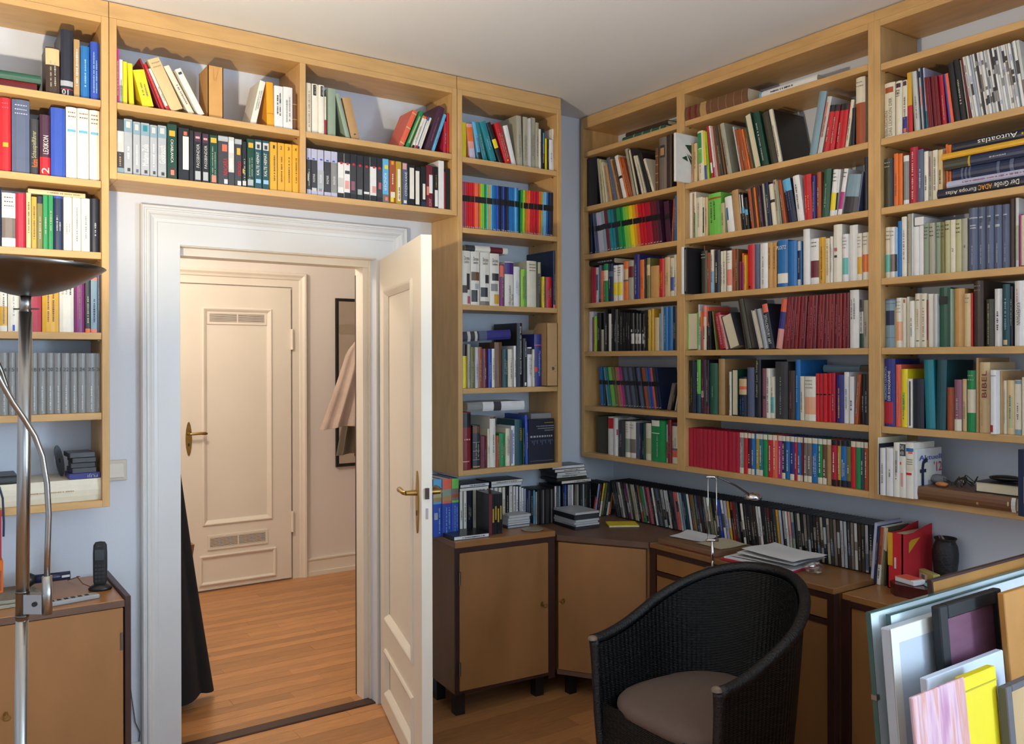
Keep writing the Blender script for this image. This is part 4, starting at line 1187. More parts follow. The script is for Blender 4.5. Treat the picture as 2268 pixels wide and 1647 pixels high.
row('Q5', 'R', ZL['r5'], E5, """
137 204 140 black g=olive
207 228 150 navy
231 290 130 apple_green b=0-.36:dark_teal t=~:.4-.76:u:ivory:.3-.7
294 362 130 plum b=.3-.42:light_grey:.2-.6 g=mauve
364 392 135 ink_black b=0-.15:maroon
396 481 168 bottle_green g=sage
488 560 120 tan ns d=220
616 636 262 ivory
640 712 236 cream k=N sc=dark_green
716 800 318 ink_black b=.55-.95:sand b=.68-.76:coral t=~:.05-.48:u:blue:.2-.45 t=~:.05-.48:u:blue:.55-.8 ns
806 884 215 slate ns
898 955 130 black t=Dubler_Last_Things:.35-.98:u:khaki:.25-.7
960 1018 226 mauve b=.38-.44:charcoal:.3-.8 ns
1021 1060 225 ivory
1063 1104 316 cream b=.13-.51:turquoise
1110 1250 152 charcoal g=grey d=220
1256 1328 250 dark_brown g=mauve
1332 1388 132 blue t=~:.3-.74:u:light_blue:.3-.7
1390 1430 312 cream b=.2-.3:yellow:0-.3
1434 1552 316 ivory b=.15-.54:peach hz g=grey
1557 1596 282 red t=~:.55-.95:h:black:.15-.85 b=.55-.58:black:.1-.9
1598 1638 282 red t=~:.6-.95:h:black:.15-.85 b=.55-.58:black:.1-.9
1640 1682 280 red t=~:.6-.95:h:black:.15-.85 b=.55-.58:black:.1-.9
1684 1724 280 red t=~:.6-.95:h:black:.15-.85 b=.55-.58:black:.1-.9
1728 1774 276 crimson
1779 1864 296 indigo t=~:.1-.72:u:gold:.3-.6
1870 1922 266 white g=grey
1926 1976 316 white g=charcoal
1980 2020 288 rust l=34
2030 2080 285 black g=silver l=8
2084 2132 285 black g=silver
""", 'sixth shelf of the middle bay')
lying('steel blue book lying at the back, sixth shelf of the middle bay', 'R', 1490+1640/4.93, 1490+2040/4.93, ZL['r5']+.155, .03, 'steel', .08, .15, opts={'ns': 1}, auto=True)
q6 = [('grey', 730, 775, 1), ('red', 777, 815, 0), ('plum', 817, 855, 1), ('blue', 857, 892, 1), ('mustard', 894, 940, 1), ('teal', 941, 985, 1), ('green', 987, 1032, 0), ('red', 1034, 1084, 0), ('coral', 1087, 1138, 0), ('magenta', 1140, 1188, 0), ('navy', 1190, 1230, 1), ('blue', 1232, 1278, 0), ('indigo', 1280, 1327, 1), ('red', 1329, 1358, 0), ('blue', 1360, 1400, 1), ('maroon', 1402, 1420, 1), ('taupe', 1422, 1465, 1), ('taupe', 1467, 1517, 1), ('blue', 1520, 1580, 0), ('green', 1583, 1632, 1), ('brown', 1634, 1680, 1), ('tan', 1683, 1730, 0), ('crimson', 1733, 1788, 2), ('mustard', 1790, 1830, 2), ('blue', 1832, 1893, 2), ('olive', 1895, 1943, 2), ('red', 1945, 1995, 0), ('green', 1997, 2050, 0), ('dark_teal', 2051, 2087, 0), ('rust', 2090, 2132, 0)]
row('Q6', 'R', ZL['r6'], E6, gen((147, 727), (84, 140), ['crimson']*13, 'ns')+'\n'+'\n'.join('%d %d %f %s %s' % (a, b, 138+(a-730)*.0785, c, {0: 'b=.88-1:cream', 1: 'b=.88-1:cream b=0-.14:cream', 2: 'b=.88-1:black b=0-.14:black'}[q]+' g=ivory') for c, a, b, q in q6), 'bottom shelf of the middle bay', kind='P')
# ------------------------------------------------------------------ right wall, right bay
def magbands(i):
    r = random.Random(i*17+3); out = []
    for z in (.1, .3, .5, .7):
        if r.random() < .62: a = z+r.uniform(0, .1); out.append('b=%.2f-%.2f:%s' % (a, a+r.uniform(.05, .2), r.choice(['charcoal', 'grey', 'taupe', 'silver', 'lavender', 'charcoal'])))
    return ' '.join(out)
G1 = (1930, 60, 6.589); G2 = (1930, 270, 6.71); G3 = (1930, 430, 6.71); G4 = (1930, 600, 6.71); G5 = (1930, 770, 6.71); G6 = (1910, 950, 6.335)
row('T1', 'R', ZL['r1'], G1, """
175 334 815 cream b=.82-.92:rust:.1-.85 t=DAS_LEXIKON_DER:.04-.72:u:taupe:.5-.8 t=BIBLISCHEN:.04-.5:u:taupe:.15-.4
346 438 788 cream b=.88-.96:plum:.1-.85 t=182:.72-.84:u:charcoal:.2-.75
443 518 778 cream b=.9-.98:plum:.1-.85 b=.04-.33:indigo b=.05-.12:coral:.2-.8
530 602 665 red b=.46-1:gold l=-18 ns
612 640 655 sage l=-50
642 704 648 light_grey l=-56
708 728 640 black l=-62
732 762 605 silver b=.4-.7:salmon:.3-.9 b=.85-.95:navy l=-62
766 790 590 navy l=-64
792 820 600 lavender b=0-.3:teal l=-58
"""+gen((828, 1042), (735, 705), ['maroon', 'dark_red', 'maroon', 'maroon', 'dark_red', 'maroon', 'dark_red', 'crimson'], 'l=-62 ns')+"""
1046 1098 700 crimson l=-62
1104 1156 690 royal_blue l=-90 ns
1160 1208 676 coral l=-92 ns
1220 1300 520 black l=-112
1304 1386 468 black l=-118
1392 1414 490 greige l=-128
1420 1454 480 maroon l=-136
"""+gen((1462, 2200), (440, 215), 'white light_grey white silver white charcoal white light_grey white white silver white charcoal white light_grey white silver white white light_grey white silver'.split(), lambda i, n: 'k=M l=-152 ns '+magbands(i))+"""
2204 2250 200 white k=M l=-150 b=.5-.7:charcoal ns
2254 2300 190 light_grey k=M l=-150 b=.2-.4:taupe ns
""", 'second shelf of the rightmost bay')
row('T2', 'R', ZL['r2'], G2, """
182 306 545 dark_olive hz g=sage
309 326 555 navy
329 396 472 orange g=rust
398 463 472 orange ns
469 554 500 grey b=0-.1:white b=.88-1:white ns
562 680 376 crimson t=~:.08-.92:u:pink:.3-.66
684 770 410 slate g=lavender
776 840 440 ivory g=charcoal
846 902 438 greige b=.5-.9:mauve:.1-.5
906 982 420 cream
985 1058 415 sand g=charcoal
1066 1122 340 orange s=45
1125 1185 345 orange t=~:.3-.6:u:black:.2-.6 s=45
""", 'third shelf of the rightmost bay')
xr_ = 2330
lying('dark green-black road atlas with white lettering, lowest of the stack', 'R', 1930+972/6.71, xr_, ZL['r2'], .033, 'ink_black', .2, .005, opts={'t': ['Der_Große:.26-.47:u:ivory:.2-.72', 'ADAC:.49-.61:u:amber:.2-.72', 'Europa_Atlas:.63-.91:u:ivory:.2-.72']})
lying('lavender book on the road atlas, rightmost bay', 'R', 1930+1115/6.71, xr_, ZL['r2']+.0342, .022, 'lavender', .19, .01, opts={'g': 'mauve'})
lying('navy book with crest lettering in the lying stack, rightmost bay', 'R', 1930+1195/6.71, xr_, ZL['r2']+.0571, .040, 'navy', .18, .015, opts={'b': ['.80-.82:slate', '.84-.86:slate', '.88-.90:slate', '.5-.53:slate', '.36-.40:slate'], 'ns': 1})
lying('navy book with mottled dark end in the lying stack, rightmost bay', 'R', 1930+1075/6.71, xr_, ZL['r2']+.0982, .036, 'navy', .19, .012, opts={'b': ['.76-1:dark_olive', '.74-.76:mustard'], 't': ['~:.4-.55:u:silver:.3-.6']})
lying('thin yellow book near the top of the lying stack', 'R', 1930+1035/6.71, xr_, ZL['r2']+.1352, .020, 'gold', .2, .008, opts={'ns': 1})
lying('dark road atlas topmost of the lying stack, rightmost bay', 'R', 1930+1195/6.71, xr_, ZL['r2']+.1563, .030, 'ink_black', .19, .012, opts={'t': ['Autoatlas:.32-.72:u:ivory:.25-.8', '~:.02-.28:u:mustard:.3-.7']})
row('T3', 'R', ZL['r3'], G3, """
134 230 500 cream b=.12-.46:turquoise hz g=grey
234 342 492 white b=.12-.46:taupe hz g=grey
345 384 492 light_blue b=.12-.46:black
389 440 402 blue ns
444 524 336 ivory g=grey
530 590 272 greige t=HANDLEXIKON_ZUR:.22-.9:u:taupe:.3-.65
592 622 275 light_grey
626 704 482 white ns
708 776 466 white ns
780 855 436 sage hz g=charcoal
858 938 428 greige hz g=charcoal
941 1022 420 sage hz g=charcoal
1025 1090 415 olive hz g=charcoal
1094 1164 390 khaki hz g=charcoal
1168 1248 382 cream t=2:.40-.46:h:charcoal:.3-.7 g=charcoal
1251 1335 374 khaki hz g=charcoal
1338 1424 362 greige t=4:.44-.5:h:charcoal:.4-.7
1434 1570 206 slate b=.83-.85:silver b=.67-.69:silver:.2-.85 b=.71-.73:silver:.2-.85 t=~:.1-.4:u:silver:.4-.6 d=225
1574 1690 192 slate b=.83-.85:silver:.2-.7 t=2:.76-.82:h:charcoal:.35-.65 b=.66-.7:silver:.3-.6 t=~:.1-.4:u:silver:.4-.6
1694 1810 178 slate b=.83-.85:silver:.2-.7 t=3:.76-.82:h:charcoal:.35-.65 b=.66-.7:silver:.3-.6 t=~:.1-.4:u:silver:.4-.6
1814 1930 162 slate b=.83-.85:silver:.2-.7 t=4:.76-.82:h:charcoal:.35-.65 b=.66-.7:silver:.2-.8 t=~:.1-.4:u:silver:.4-.6
1934 2048 150 slate b=.83-.85:silver:.2-.7 t=5:.76-.82:h:charcoal:.35-.65 t=~:.1-.4:u:silver:.4-.6
2054 2126 50 dark_brown ns
2138 2190 -40 light_grey b=.1-.6:greige ns d=200
2206 2330 290 pink sc=magenta ns k=N
""", 'fourth shelf of the rightmost bay')
lying('white box lying on books with its end forward, rightmost bay', 'R', 1930+640/6.71, 1930+772/6.71, ZL['r3']+.10, .03, 'white', .2, .02, 'X', auto=True)
row('T4', 'R', ZL['r4'], G4, """
148 300 420 steel b=.46-.76:navy:.05-.9 b=.97-1:slate b=.2-.21:slate b=.9-.91:slate ns
304 348 540 gold
354 458 400 ivory b=.14-.52:peach hz g=grey
463 509 402 cream b=.9-.97:rust:.3-.9
512 556 386 cream
562 630 445 ivory g=grey
635 735 336 cream b=.87-.885:black:.2-.7 b=.11-.125:black:.2-.7 g=tan
738 814 336 cream b=.87-.885:black:.2-.7 b=.11-.125:black:.2-.7 g=tan
816 834 430 dark_red b=0-.15:mustard
842 922 342 ivory ns
925 978 342 light_grey ns
990 1165 248 bottle_green t=~:.62-.95:h:black:.15-.8 d=220
1168 1204 268 sage
1212 1374 260 caramel g=brown
1382 1468 336 sand hz g=grey
1471 1499 330 red
1508 1656 110 dark_brown hz g=taupe d=215
1694 1814 420 dark_olive t=~:.05-.92:u:khaki:.3-.5
1822 1936 265 white g=charcoal
1942 2050 196 dark_teal b=.02-.1:sand:.1-.7 g=steel
2054 2104 230 ink_black
2118 2290 146 white t=KAVERMANN:.32-.66:d:charcoal:.25-.6 t=~:.68-.88:d:rose:.2-.4
""", 'fifth shelf of the rightmost bay')
row('T5', 'R', ZL['r5'], G5, """
161 322 165 indigo b=.04-.36:crimson:0-.85 t=HERDERS_LEXIKON:.4-.88:u:light_blue:.12-.34 t=DER_IKONOGRAPHIE:.38-.82:u:ivory:.44-.68
336 430 250 coral g=salmon
434 530 316 yellow b=.3-.6:lime:.3-.7
535 602 462 ivory b=.04-.95:charcoal:.4-.75
608 772 462 ink_black ns
780 940 178 teal sc=teal l=-34 ns
948 1092 178 dark_teal l=18 ns
1102 1216 590 rust ns
1222 1332 476 mauve b=0-.23:cream
1338 1410 466 sand
1416 1544 338 green b=.31-.69:cream:0-1 hz
1552 1590 150 tan d=215
1594 1752 216 sand t=BIBEL:.5-.88:u:dark_red:.34-.8 t=~:.1-.45:u:tan:.25-.42
1766 1850 332 white b=.03-.14:crimson:0-.5 s=-8 d=170 b=.9-.92:silver
1854 1898 345 tan s=20
1908 1988 488 cream t=~:.2-.84:u:charcoal:.35-.6
1992 2124 484 sand b=.58-.64:orange:.1-.45 b=.12-.7:khaki:.2-.8
2130 2228 482 cream b=0-.1:steel b=.93-.99:steel
2234 2330 440 cream ns
""", 'sixth shelf of the rightmost bay')
row('T6', 'R', ZL['r6'], G6, """
244 322 268 white s=-34
334 428 268 white t=~:.4-.56:u:charcoal:.4-.7 s=-34
436 518 192 ivory b=.45-.85:silver:.3-.7 s=-32
522 606 196 ivory b=.76-.98:charcoal t=DAS:.88-.96:h:white:.2-.8 t=HÖR:.78-.86:h:white:.2-.8 b=.2-.45:pink:.2-.6 b=.6-.65:coral:.0-.3 s=-30
612 716 192 ivory b=.84-.9:blue b=.8-.84:coral:.3-.9 b=.5-.72:cream b=.69-.7:charcoal:.1-.9 b=.65-.66:charcoal:.1-.9 b=.61-.62:charcoal:.1-.9 b=.42-.46:red:.05-.8 s=-28
""", 'bottom shelf of the rightmost bay', kind='P')
# white yearbook in front with its cover to the right, brown album and more on the bottom shelf of the rightmost bay
def cover_side(label, xspine, z, h, depth, thick, front_x, texts, prints):
    """upright book whose front cover (facing -y) is turned to the camera"""
    y0 = onX(xspine, 1090, front_x).y
    ob = MB().cbox((0, 0, 0), (depth, thick, h), .001).build('yearbook', cmat('white', 'P'))
    ob.location = (front_x, y0-thick-.005, z+GAP)
    for z0, z1, bc, x0, x1 in prints: attach(MB().box((x0*depth, -.0008, z0*h), (x1*depth, .001, z1*h)), 'printed_patch', cmat(bc, 'P'), ob)
    for s, z0, z1, tc, x0, x1 in texts: TEXTQ.append((ob, s, x0*depth, x1*depth, z0*h, z1*h, 'h', tc, -.0032))
    tag(ob, uniq(label), 'book'); return ob
cover_side('white yearbook with blue and red cover lettering, bottom right shelf', 2021.5, ZL['r6'], .178, .165, .010, XR-.024,
    [('Aktuell', .77, .87, 'royal_blue', .08, .95), ("'12", .52, .72, 'red', .66, .97), ('f', .2, .8, 'navy', .1, .4)],
    [(.36, .70, 'ivory', .03, .62), (.13, .36, 'silver', .45, .99), (.06, .2, 'peach', .62, .97)])
# ------------------------------------------------------------------ bottom shelf of the rightmost bay, other things
z6 = ZL['r6']
row('T6f', 'R', z6, G6, """
214 225 120 cream k=X s=-36 d=190
229 242 205 ink_black k=X s=-36 d=190
""", 'file jutting out at the rightmost bay bottom')
lying('brown leather album lying on the bottom shelf at right', 'R', 2028, 2249, z6, .047, 'brown', .21, -.02, opts={'ns': 1, 'b': ['.0-.04:white', '.06-.075:sand:.4-.7', '.35-.37:tan:.2-.4']})
zb = z6+.0482
lying('black book with cream page edges lying on the brown album', 'R', 2159, 2256, zb, .036, 'black', .14, .015, pageside=True, opts={'sc': 'black'})
def blob(name, label, cat, P, sx, sy, sz, m, seed=1, amp=.15, rz=0, n=14, k=9):
    r = random.Random(seed); mb = MB(); rows = []
    for i in range(k+1):
        th = math.pi*i/k; rows.append([])
        for j in range(n):
            a = 2*math.pi*j/n; q = 1+amp*(math.sin(3*a+seed+i)*.5+math.cos(2*a*1.0+i*.9+seed*2)*.5)
            rows[-1].append((sx*q*math.sin(th)*math.cos(a), sy*q*math.sin(th)*math.sin(a), sz*(1-math.cos(th))*(1 if math.cos(th) > 0 else 1)))
    mb.grid(rows, closed=True); o = mb.build(name, m, None, True); o.location = P; o.rotation_euler = (0, 0, rz)
    tag(o, uniq(label), cat); return o
blob('leather_pouch', 'flat black leather pouch lying behind the cream-edged book', 'pouch', (XR+.085, 1.452, zb+.0375), .04, .055, .010, M_black, 3, .1)
def on_alb(px, py, x): P = onX(px, py, x); return P
P = onX(2086, 1068, XR+.03); blob('pebble', 'orange-brown pebble on the brown album near the yearbook', 'stone', (XR+.03, P.y, zb), .012, .022, .009, mat('orange_stone', 'c07a45', .7, var=.2), 5)
P = onX(2067, 1060, XR+.05); blob('pebble', 'grey rounded stone on the brown album, against the yearbook', 'stone', (XR+.085, P.y, zb), .022, .032, .018, mat('grey_stone', '77777a', .8, var=.2), 8)
tw = thing('twig_bundle', (XR+.1, 1.5, zb), 'bundle of dark dried twigs lying on the brown album', 'twigs')
rr = random.Random(4)
for i in range(7):
    y = 1.59+i*.010; x = XR+.03+rr.uniform(0, .12); pts = [(x, y, zb+.004)]
    for s in range(4): pts.append((x+rr.uniform(-.02, .03), y-.012*s-rr.uniform(0, .006), zb+.006+rr.uniform(0, .035)))
    MB().tube(pts, .0022, 5).build('twig', mat('dry_twig', '3a3026', .8), tw)
row('T6b', 'R', z6, G6, """
2172 2480 300 navy k=B s=-70 d=60 b=.2-.6:mustard:.3-.6
""", 'standing at the right end of the bottom shelf')

# ------------------------------------------------------------------ low cabinets
DT = .762
def key(parent, P, nrm, m=M_brass):
    n = Vector(nrm); P = Vector(P)
    up = Vector((0, 0, 1)); sd = n.cross(up)
    mb = MB(); ring = [P+sd*(.007*math.cos(a))+up*(.012*math.sin(a)) for a in [2*math.pi*k/14 for k in range(14)]]
    mb.add([q+n*.001 for q in ring]+[q+n*.003 for q in ring], [tuple(range(14)), tuple(range(14, 28))]+[(k, (k+1) % 14, 14+(k+1) % 14, 14+k) for k in range(14)])
    mb.tube([P+n*.002, P+n*.024], .0028, 8)
    c = P+n*.034; mb.tube([c+(sd*math.cos(a)+up*math.sin(a)*.8)*.010 for a in [2*math.pi*k/12 for k in range(13)]], .0022, 6)
    o = mb.build('key', m, fix=True); o.parent = parent; o.location -= world_loc(parent)*0
    return o
def cabinet_left():
    # sideboard under the narrow bookshelf, slightly turned
    ax, ay = 1.962, 3.300; an = math.atan2(3.256-3.300, 2.482-1.962); w = .523; d = .325; zt = .783
    t = thing('side_cabinet', (ax, ay, 0), 'low maple cabinet with dark frame beside the open door', 'cabinet', 'maple low cabinets')
    def P(mb, n, m, par=None): o = mb.build(n, m); o.parent = par or t; return o
    P(MB().box((0, .012, .10), (.018, d, zt-.028)).box((w-.018, .012, .10), (w, d, zt-.028)).box((.018, .012, .10), (w-.018, d, .118)).box((.018, d-.01, .118), (w-.018, d, zt-.028)), 'carcass', M_maple)
    P(MB().cbox((-.004, -.006, zt-.028), (w+.002, d, zt), .003), 'top', M_mapleTop)
    P(MB().box((0, 0, zt-.050), (w, .014, zt-.028)).box((0, 0, .10), (.016, .014, zt-.05)).box((w-.036, 0, .085), (w, .016, zt-.05)).box((.016, 0, .10), (w-.036, .014, .112)), 'face_frame', M_mahog)
    dr = P(MB().cbox((.018, -.004, .114), (w-.038, .012, zt-.052), .002), 'door', M_maple)
    k = key(dr, (w-.075, -.005, .445), (0, -1, 0))
    for z in (.215, .62): P(MB().tube([(.017, -.006, z-.03), (.017, -.006, z+.03)], .006, 8), 'hinge', M_steeld, dr)
    for x, y in ((.03, .04), (w-.07, .05), (.03, d-.08), (w-.07, d-.08)): P(MB().box((x-.02, y-.02, 0), (x+.025, y+.025, .10)), 'leg', M_black)
    t.rotation_euler = (0, 0, an); return t
cabinet_left()
def corner_cabinet():
    A, B = Vector((2.489, 3.250, 0)), Vector((2.731, 2.876, 0)); t = thing('corner_cabinet', (2.8, 3.3, 0), 'maple corner cabinet with slanted front between two cabinets', 'cabinet', 'maple low cabinets')
    poly = [(A.x+.004, A.y), (B.x, B.y), (3.185, B.y), (3.185, 3.635), (A.x+.045, 3.635)]
    MB().prism(poly, DT-.026, DT, 'z').build('top', [M_grayedge], t, fix=True)
    e = (B-A).normalized(); n = Vector((e.y, -e.x, 0)); n = n if n.y < 0 else -n
    ins = [(A.x+.018-n.x*.02, A.y-n.y*.02), (B.x-n.x*.02, B.y-n.y*.02+.002), (3.18, B.y+.004), (3.18, 3.63), (A.x+.055, 3.63)]
    MB().prism(ins, .10, DT-.026, 'z').build('carcass', M_maple, t, fix=True)
    def slab(u0, u1, z0, z1, d0, d1, name, m, par):
        L = (B-A).length; mb = MB(); c = []
        for z in (z0, z1):
            for u, dd in ((u0, d0), (u1, d0), (u1, d1), (u0, d1)): q = A+e*(u*L)+n*dd; c.append((q.x, q.y, z))
        mb.add(c, [(0, 3, 2, 1), (4, 5, 6, 7), (0, 1, 5, 4), (1, 2, 6, 5), (2, 3, 7, 6), (3, 0, 4, 7)])
        return mb.build(name, m, par, fix=True)
    dr = slab(.02, .97, .125, DT-.034, -.018, -.002, 'door', M_maple, t)
    slab(.0, 1., .10, .122, -.018, -.006, 'bottom_rail', M_grayedge, t)
    kp = A+e*.035+n*-.002; kk = key(dr, (kp.x, kp.y, .452), (n.x, n.y, 0)); kk.location = -world_loc(dr)
    for q in (A+e*.05-n*.06, B-e*.05-n*.06): MB().box((q.x-.02, q.y-.02, 0), (q.x+.02, q.y+.02, .10)).build('leg', M_black, t)
corner_cabinet()
def desk():
    x0 = 2.735; y1, y0 = 2.872, 1.912
    t = thing('desk_cabinet', (2.95, 2.4, 0), 'long maple desk cabinet along the right wall behind the chair', 'cabinet', 'maple low cabinets')
    MB().cbox((x0-.004, y0, DT-.022), (3.185, y1-.002, DT), .002).build('top', mat('maple_worktop', '8a6038', .3, var=.12, scale=3), t)
    MB().box((x0+.03, y0+.01, .10), (3.18, y1-.012, DT-.022)).build('carcass', M_maple, t)
    MB().box((x0, y1-.036, .06), (x0+.032, y1-.004, DT-.02)).build('post', M_mahog, t)
    MB().box((x0, y0+.002, .06), (x0+.032, y0+.03, DT-.022)).build('post', M_mahog, t)
    ym = (y0+y1)/2
    MB().box((x0+.002, ym-.012, .06), (x0+.03, ym+.012, DT-.045)).build('post', M_mahog, t)
    for z0, z1 in ((DT-.045, DT-.022), (.622, .640), (.085, .105)): MB().box((x0+.002, y0+.03, z0), (x0+.03, y1-.036, z1)).build('rail', M_mahog, t)
    for a, b in ((y0+.03, ym-.012), (ym+.012, y1-.036)):
        dw = MB().cbox((x0+.006, a+.002, .642), (x0+.028, b-.002, DT-.047), .002).build('drawer_front', M_maple, t)
        dr = MB().cbox((x0+.006, a+.002, .107), (x0+.028, b-.002, .620), .002).build('door', M_maple, t)
        k = key(dr, (x0+.006, b-.05, .44), (-1, 0, 0)); k.location = -world_loc(dr)
    for y in (y0+.06, y1-.06): MB().box((x0+.05, y-.02, 0), (x0+.09, y+.02, .10)).build('leg', M_black, t)
desk()
def end_cabinet():
    x0 = 2.772; y1, y0 = 1.905, .62; zt = .742
    t = thing('end_cabinet', (2.95, 1.3, 0), 'maple cabinet with dark frame behind the leaning pictures', 'cabinet', 'maple low cabinets')
    MB().cbox((x0, y0, zt-.024), (3.185, y1, zt), .002).build('top', M_mapleTop, t)
    MB().box((x0+.03, y0+.01, .10), (3.18, y1-.01, zt-.024)).build('carcass', M_maple, t)
    MB().box((x0-.006, y1-.034, .05), (x0+.03, y1, zt-.02)).build('post', M_mahog, t)
    MB().box((x0-.004, y0, zt-.044), (x0+.03, y1-.034, zt-.022)).build('rail', M_mahog, t)
    MB().box((x0-.004, y0, .08), (x0+.03, y1-.034, .10)).build('rail', M_mahog, t)
    ym = 1.29
    for a, b in ((ym+.006, y1-.036), (y0+.01, ym-.006)): MB().cbox((x0+.002, a, .102), (x0+.028, b, zt-.046), .002).build('door', M_maple, t)
    for y in (y0+.06, y1-.08): MB().box((x0+.05, y-.02, 0), (x0+.09, y+.02, .10)).build('leg', M_black, t)
end_cabinet()
def cabinet_lamp():
    # sideboard at the lower left
    x1, x0, y0, zt = .580, -.95, 3.205, .772
    t = thing('sideboard', (-.2, 3.42, 0), 'low maple sideboard at lower left carrying the phone', 'cabinet', 'maple low cabinets')
    MB().cbox((x0, y0+.002, zt-.022), (x1-.002, 3.63, zt), .002).build('top', mat('maple_sideboard_top', 'a87440', .3, var=.12, scale=3), t)
    MB().box((x0, y0-.001, zt-.024), (x1-.002, y0+.004, zt-.002)).build('top_edge', M_grayedge, t)
    MB().box((x0+.01, y0+.03, .08), (x1-.01, 3.62, zt-.022)).build('carcass', M_maple, t)
    MB().cbox((x1-.002, y0-.004, .04), (x1+.018, 3.635, zt+.012), .002).build('end_panel', M_mahog, t)
    MB().box((x0, y0+.006, .05), (x1-.002, y0+.03, .09)).build('plinth', M_mahog, t)
    xs = [x0+.01, -.36, .135, x1-.004]
    for i, (a, b) in enumerate(zip(xs, xs[1:])):
        dr = MB().cbox((a+.002, y0, .092), (b-.002, y0+.02, zt-.027), .002).build('door', M_maple, t)
        if i == 1:
            k = key(dr, (onY(13, 1583, y0).x, y0, onY(13, 1583, y0).z), (0, -1, 0)); k.location = -world_loc(dr)
        if i == 2: MB().box((b-.012, y0-.004, .60), (b-.004, y0+.002, .66)).build('hinge', M_steeld, dr)
cabinet_lamp()

# ------------------------------------------------------------------ media on the low cabinets
H1 = (950, 990, 5.532); zA = .7835
row('K1', 'D', zA, H1, """
54 160 395 royal_blue b=.57-.61:sky_blue b=.61-.82:khaki b=.61-.68:tan b=.82-1:sky_blue t=~:.06-.5:d:light_blue:.55-.8 b=.3-.42:silver:.1-.5
163 280 390 royal_blue b=.57-.61:coral b=.61-.82:tan b=.70-.82:sage b=.82-1:coral t=~:.06-.52:d:light_blue:.3-.5 t=~:.12-.5:d:light_blue:.6-.8
283 368 382 royal_blue b=.57-.61:apple_green b=.61-.82:taupe b=.66-.72:rust b=.82-1:apple_green t=~:.06-.52:d:light_blue:.3-.5 t=~:.12-.5:d:light_blue:.6-.8
""", 'beside the door handle on the low cabinet', kind='P', front=3.43, setback=.01)
row('K2', 'D', zA, H1, """
374 418 510 ivory
420 464 512 ivory
468 530 498 ink_black
533 580 500 greige
584 628 500 light_grey
630 674 500 ivory
676 716 498 ivory
718 748 500 coral
750 796 492 light_grey
798 848 488 ivory
850 894 486 ivory
896 938 482 cream
""", 'white row on the low cabinet', kind='D', front=3.47, setback=.005)
row('K3', 'D', DT+.0005, H1, """
942 978 462 black
980 1028 465 ivory
1030 1062 470 ivory
1064 1096 472 white
1098 1130 474 white
1132 1162 490 white
1164 1188 500 lavender
1192 1216 520 navy
1218 1242 524 slate
1244 1276 530 ink_black
1279 1300 520 sky_blue
1303 1328 540 greige
"""+gen((1332, 1532), (520, 505), 'charcoal black charcoal taupe black charcoal dark_olive black taupe charcoal'.split(), 'ns')+"""
1536 1562 470 ivory
1566 1588 470 slate
1590 1612 466 steel
"""+gen((1640, 1985), (455, 440), 'navy royal_blue charcoal ivory lavender ivory dark_brown taupe greige black charcoal silver charcoal dark_olive black ink_black'.split(), '')+"""
2000 2024 600 red l=40
2026 2046 440 light_blue l=52
2052 2074 445 maroon l=52
2082 2104 430 yellow b=0-.45:ivory l=60
2108 2134 425 olive l=60
2138 2164 428 charcoal l=62
2172 2196 425 dark_green b=0-.4:ivory l=62
2200 2222 430 orange l=60
""", 'row in the corner on the cabinet top', kind='D', front=3.49, setback=.005)
def lay_d(label, xl, xr, zb, c, front, depth=.136, thick=.0145, yaw=0, kind='D', wall='D'):
    return lying(label, wall, xl, xr, zb, thick, c, depth, .0, kind, yaw=yaw, front=front, opts={'g': 'charcoal'})
hA = .192
lay_d('white DVD case lying on the white row, left pair, lower', 1017, 1083, zA+hA, 'ivory', 3.47)
lay_d('white DVD case lying on the white row, left pair, upper', 1018, 1084, zA+hA+.0148, 'white', 3.475)
lay_d('white DVD case lying on the white row, right pair, lower', 1087, 1157, zA+hA+.004, 'white', 3.47)
lay_d('white DVD case lying on the white row, right pair, upper', 1087, 1159, zA+hA+.0188, 'ivory', 3.465)
zq = DT+.196
for i, (xl, xr, c, lb) in enumerate([(1243, 1310, 'ivory', 'lowest white'), (1232, 1300, 'dark_olive', 'second, dark'), (1233, 1301, 'ivory', 'third, white'), (1232, 1300, 'white', 'fourth, white'), (1228, 1296, 'ivory', 'fifth, white'), (1224, 1296, 'white', 'topmost white')]):
    lay_d('%s DVD case of the tall lying pile in the corner' % lb, xl, xr, zq+i*.0152, c, 3.48+.004*(i % 3), yaw=[0, .03, -.02, .02, 0, -.03][i])
# slim black box set with yellow lettering standing in front
bs = thing('box_set', (0, 0, 0), 'black DVD box set with yellow lettering on the low cabinet', 'box set')
P0, P1 = onY(950+738/5.532, 1180, 3.345), onY(950+912/5.532, 1180, 3.335); wv = P1.x-P0.x
bs.location = (P0.x, 3.345, zA)
o = MB().box((0, .002, 0), (wv*.22, .14, .19)).box((wv*.22, .135, 0), (wv, .14, .19)).box((wv*.97, .002, 0), (wv, .14, .19)).box((wv*.22, .002, .186), (wv*.97, .135, .19)).build('slipcase', cmat('charcoal', 'V')); o.parent = bs
o = MB().box((0, 0, 0), (wv*.22, .0018, .19)).build('slipcase_edge', cmat('maroon', 'P')); o.parent = bs
for i in range(4):
    u0 = wv*(.23+i*.185); o = MB().cbox((u0, .002, .001), (u0+wv*.178, .134, .185), .001).build('disc_case', cmat('black', 'V')); o.parent = bs
    q = MB().box((u0+wv*.04, .0012, .055+.012*(i % 2)), (u0+wv*.14, .003, .118+.012*(i % 2))).build('spine_print', cmat('mustard', 'P')); q.parent = o
bs.rotation_euler = (0, 0, -.08)
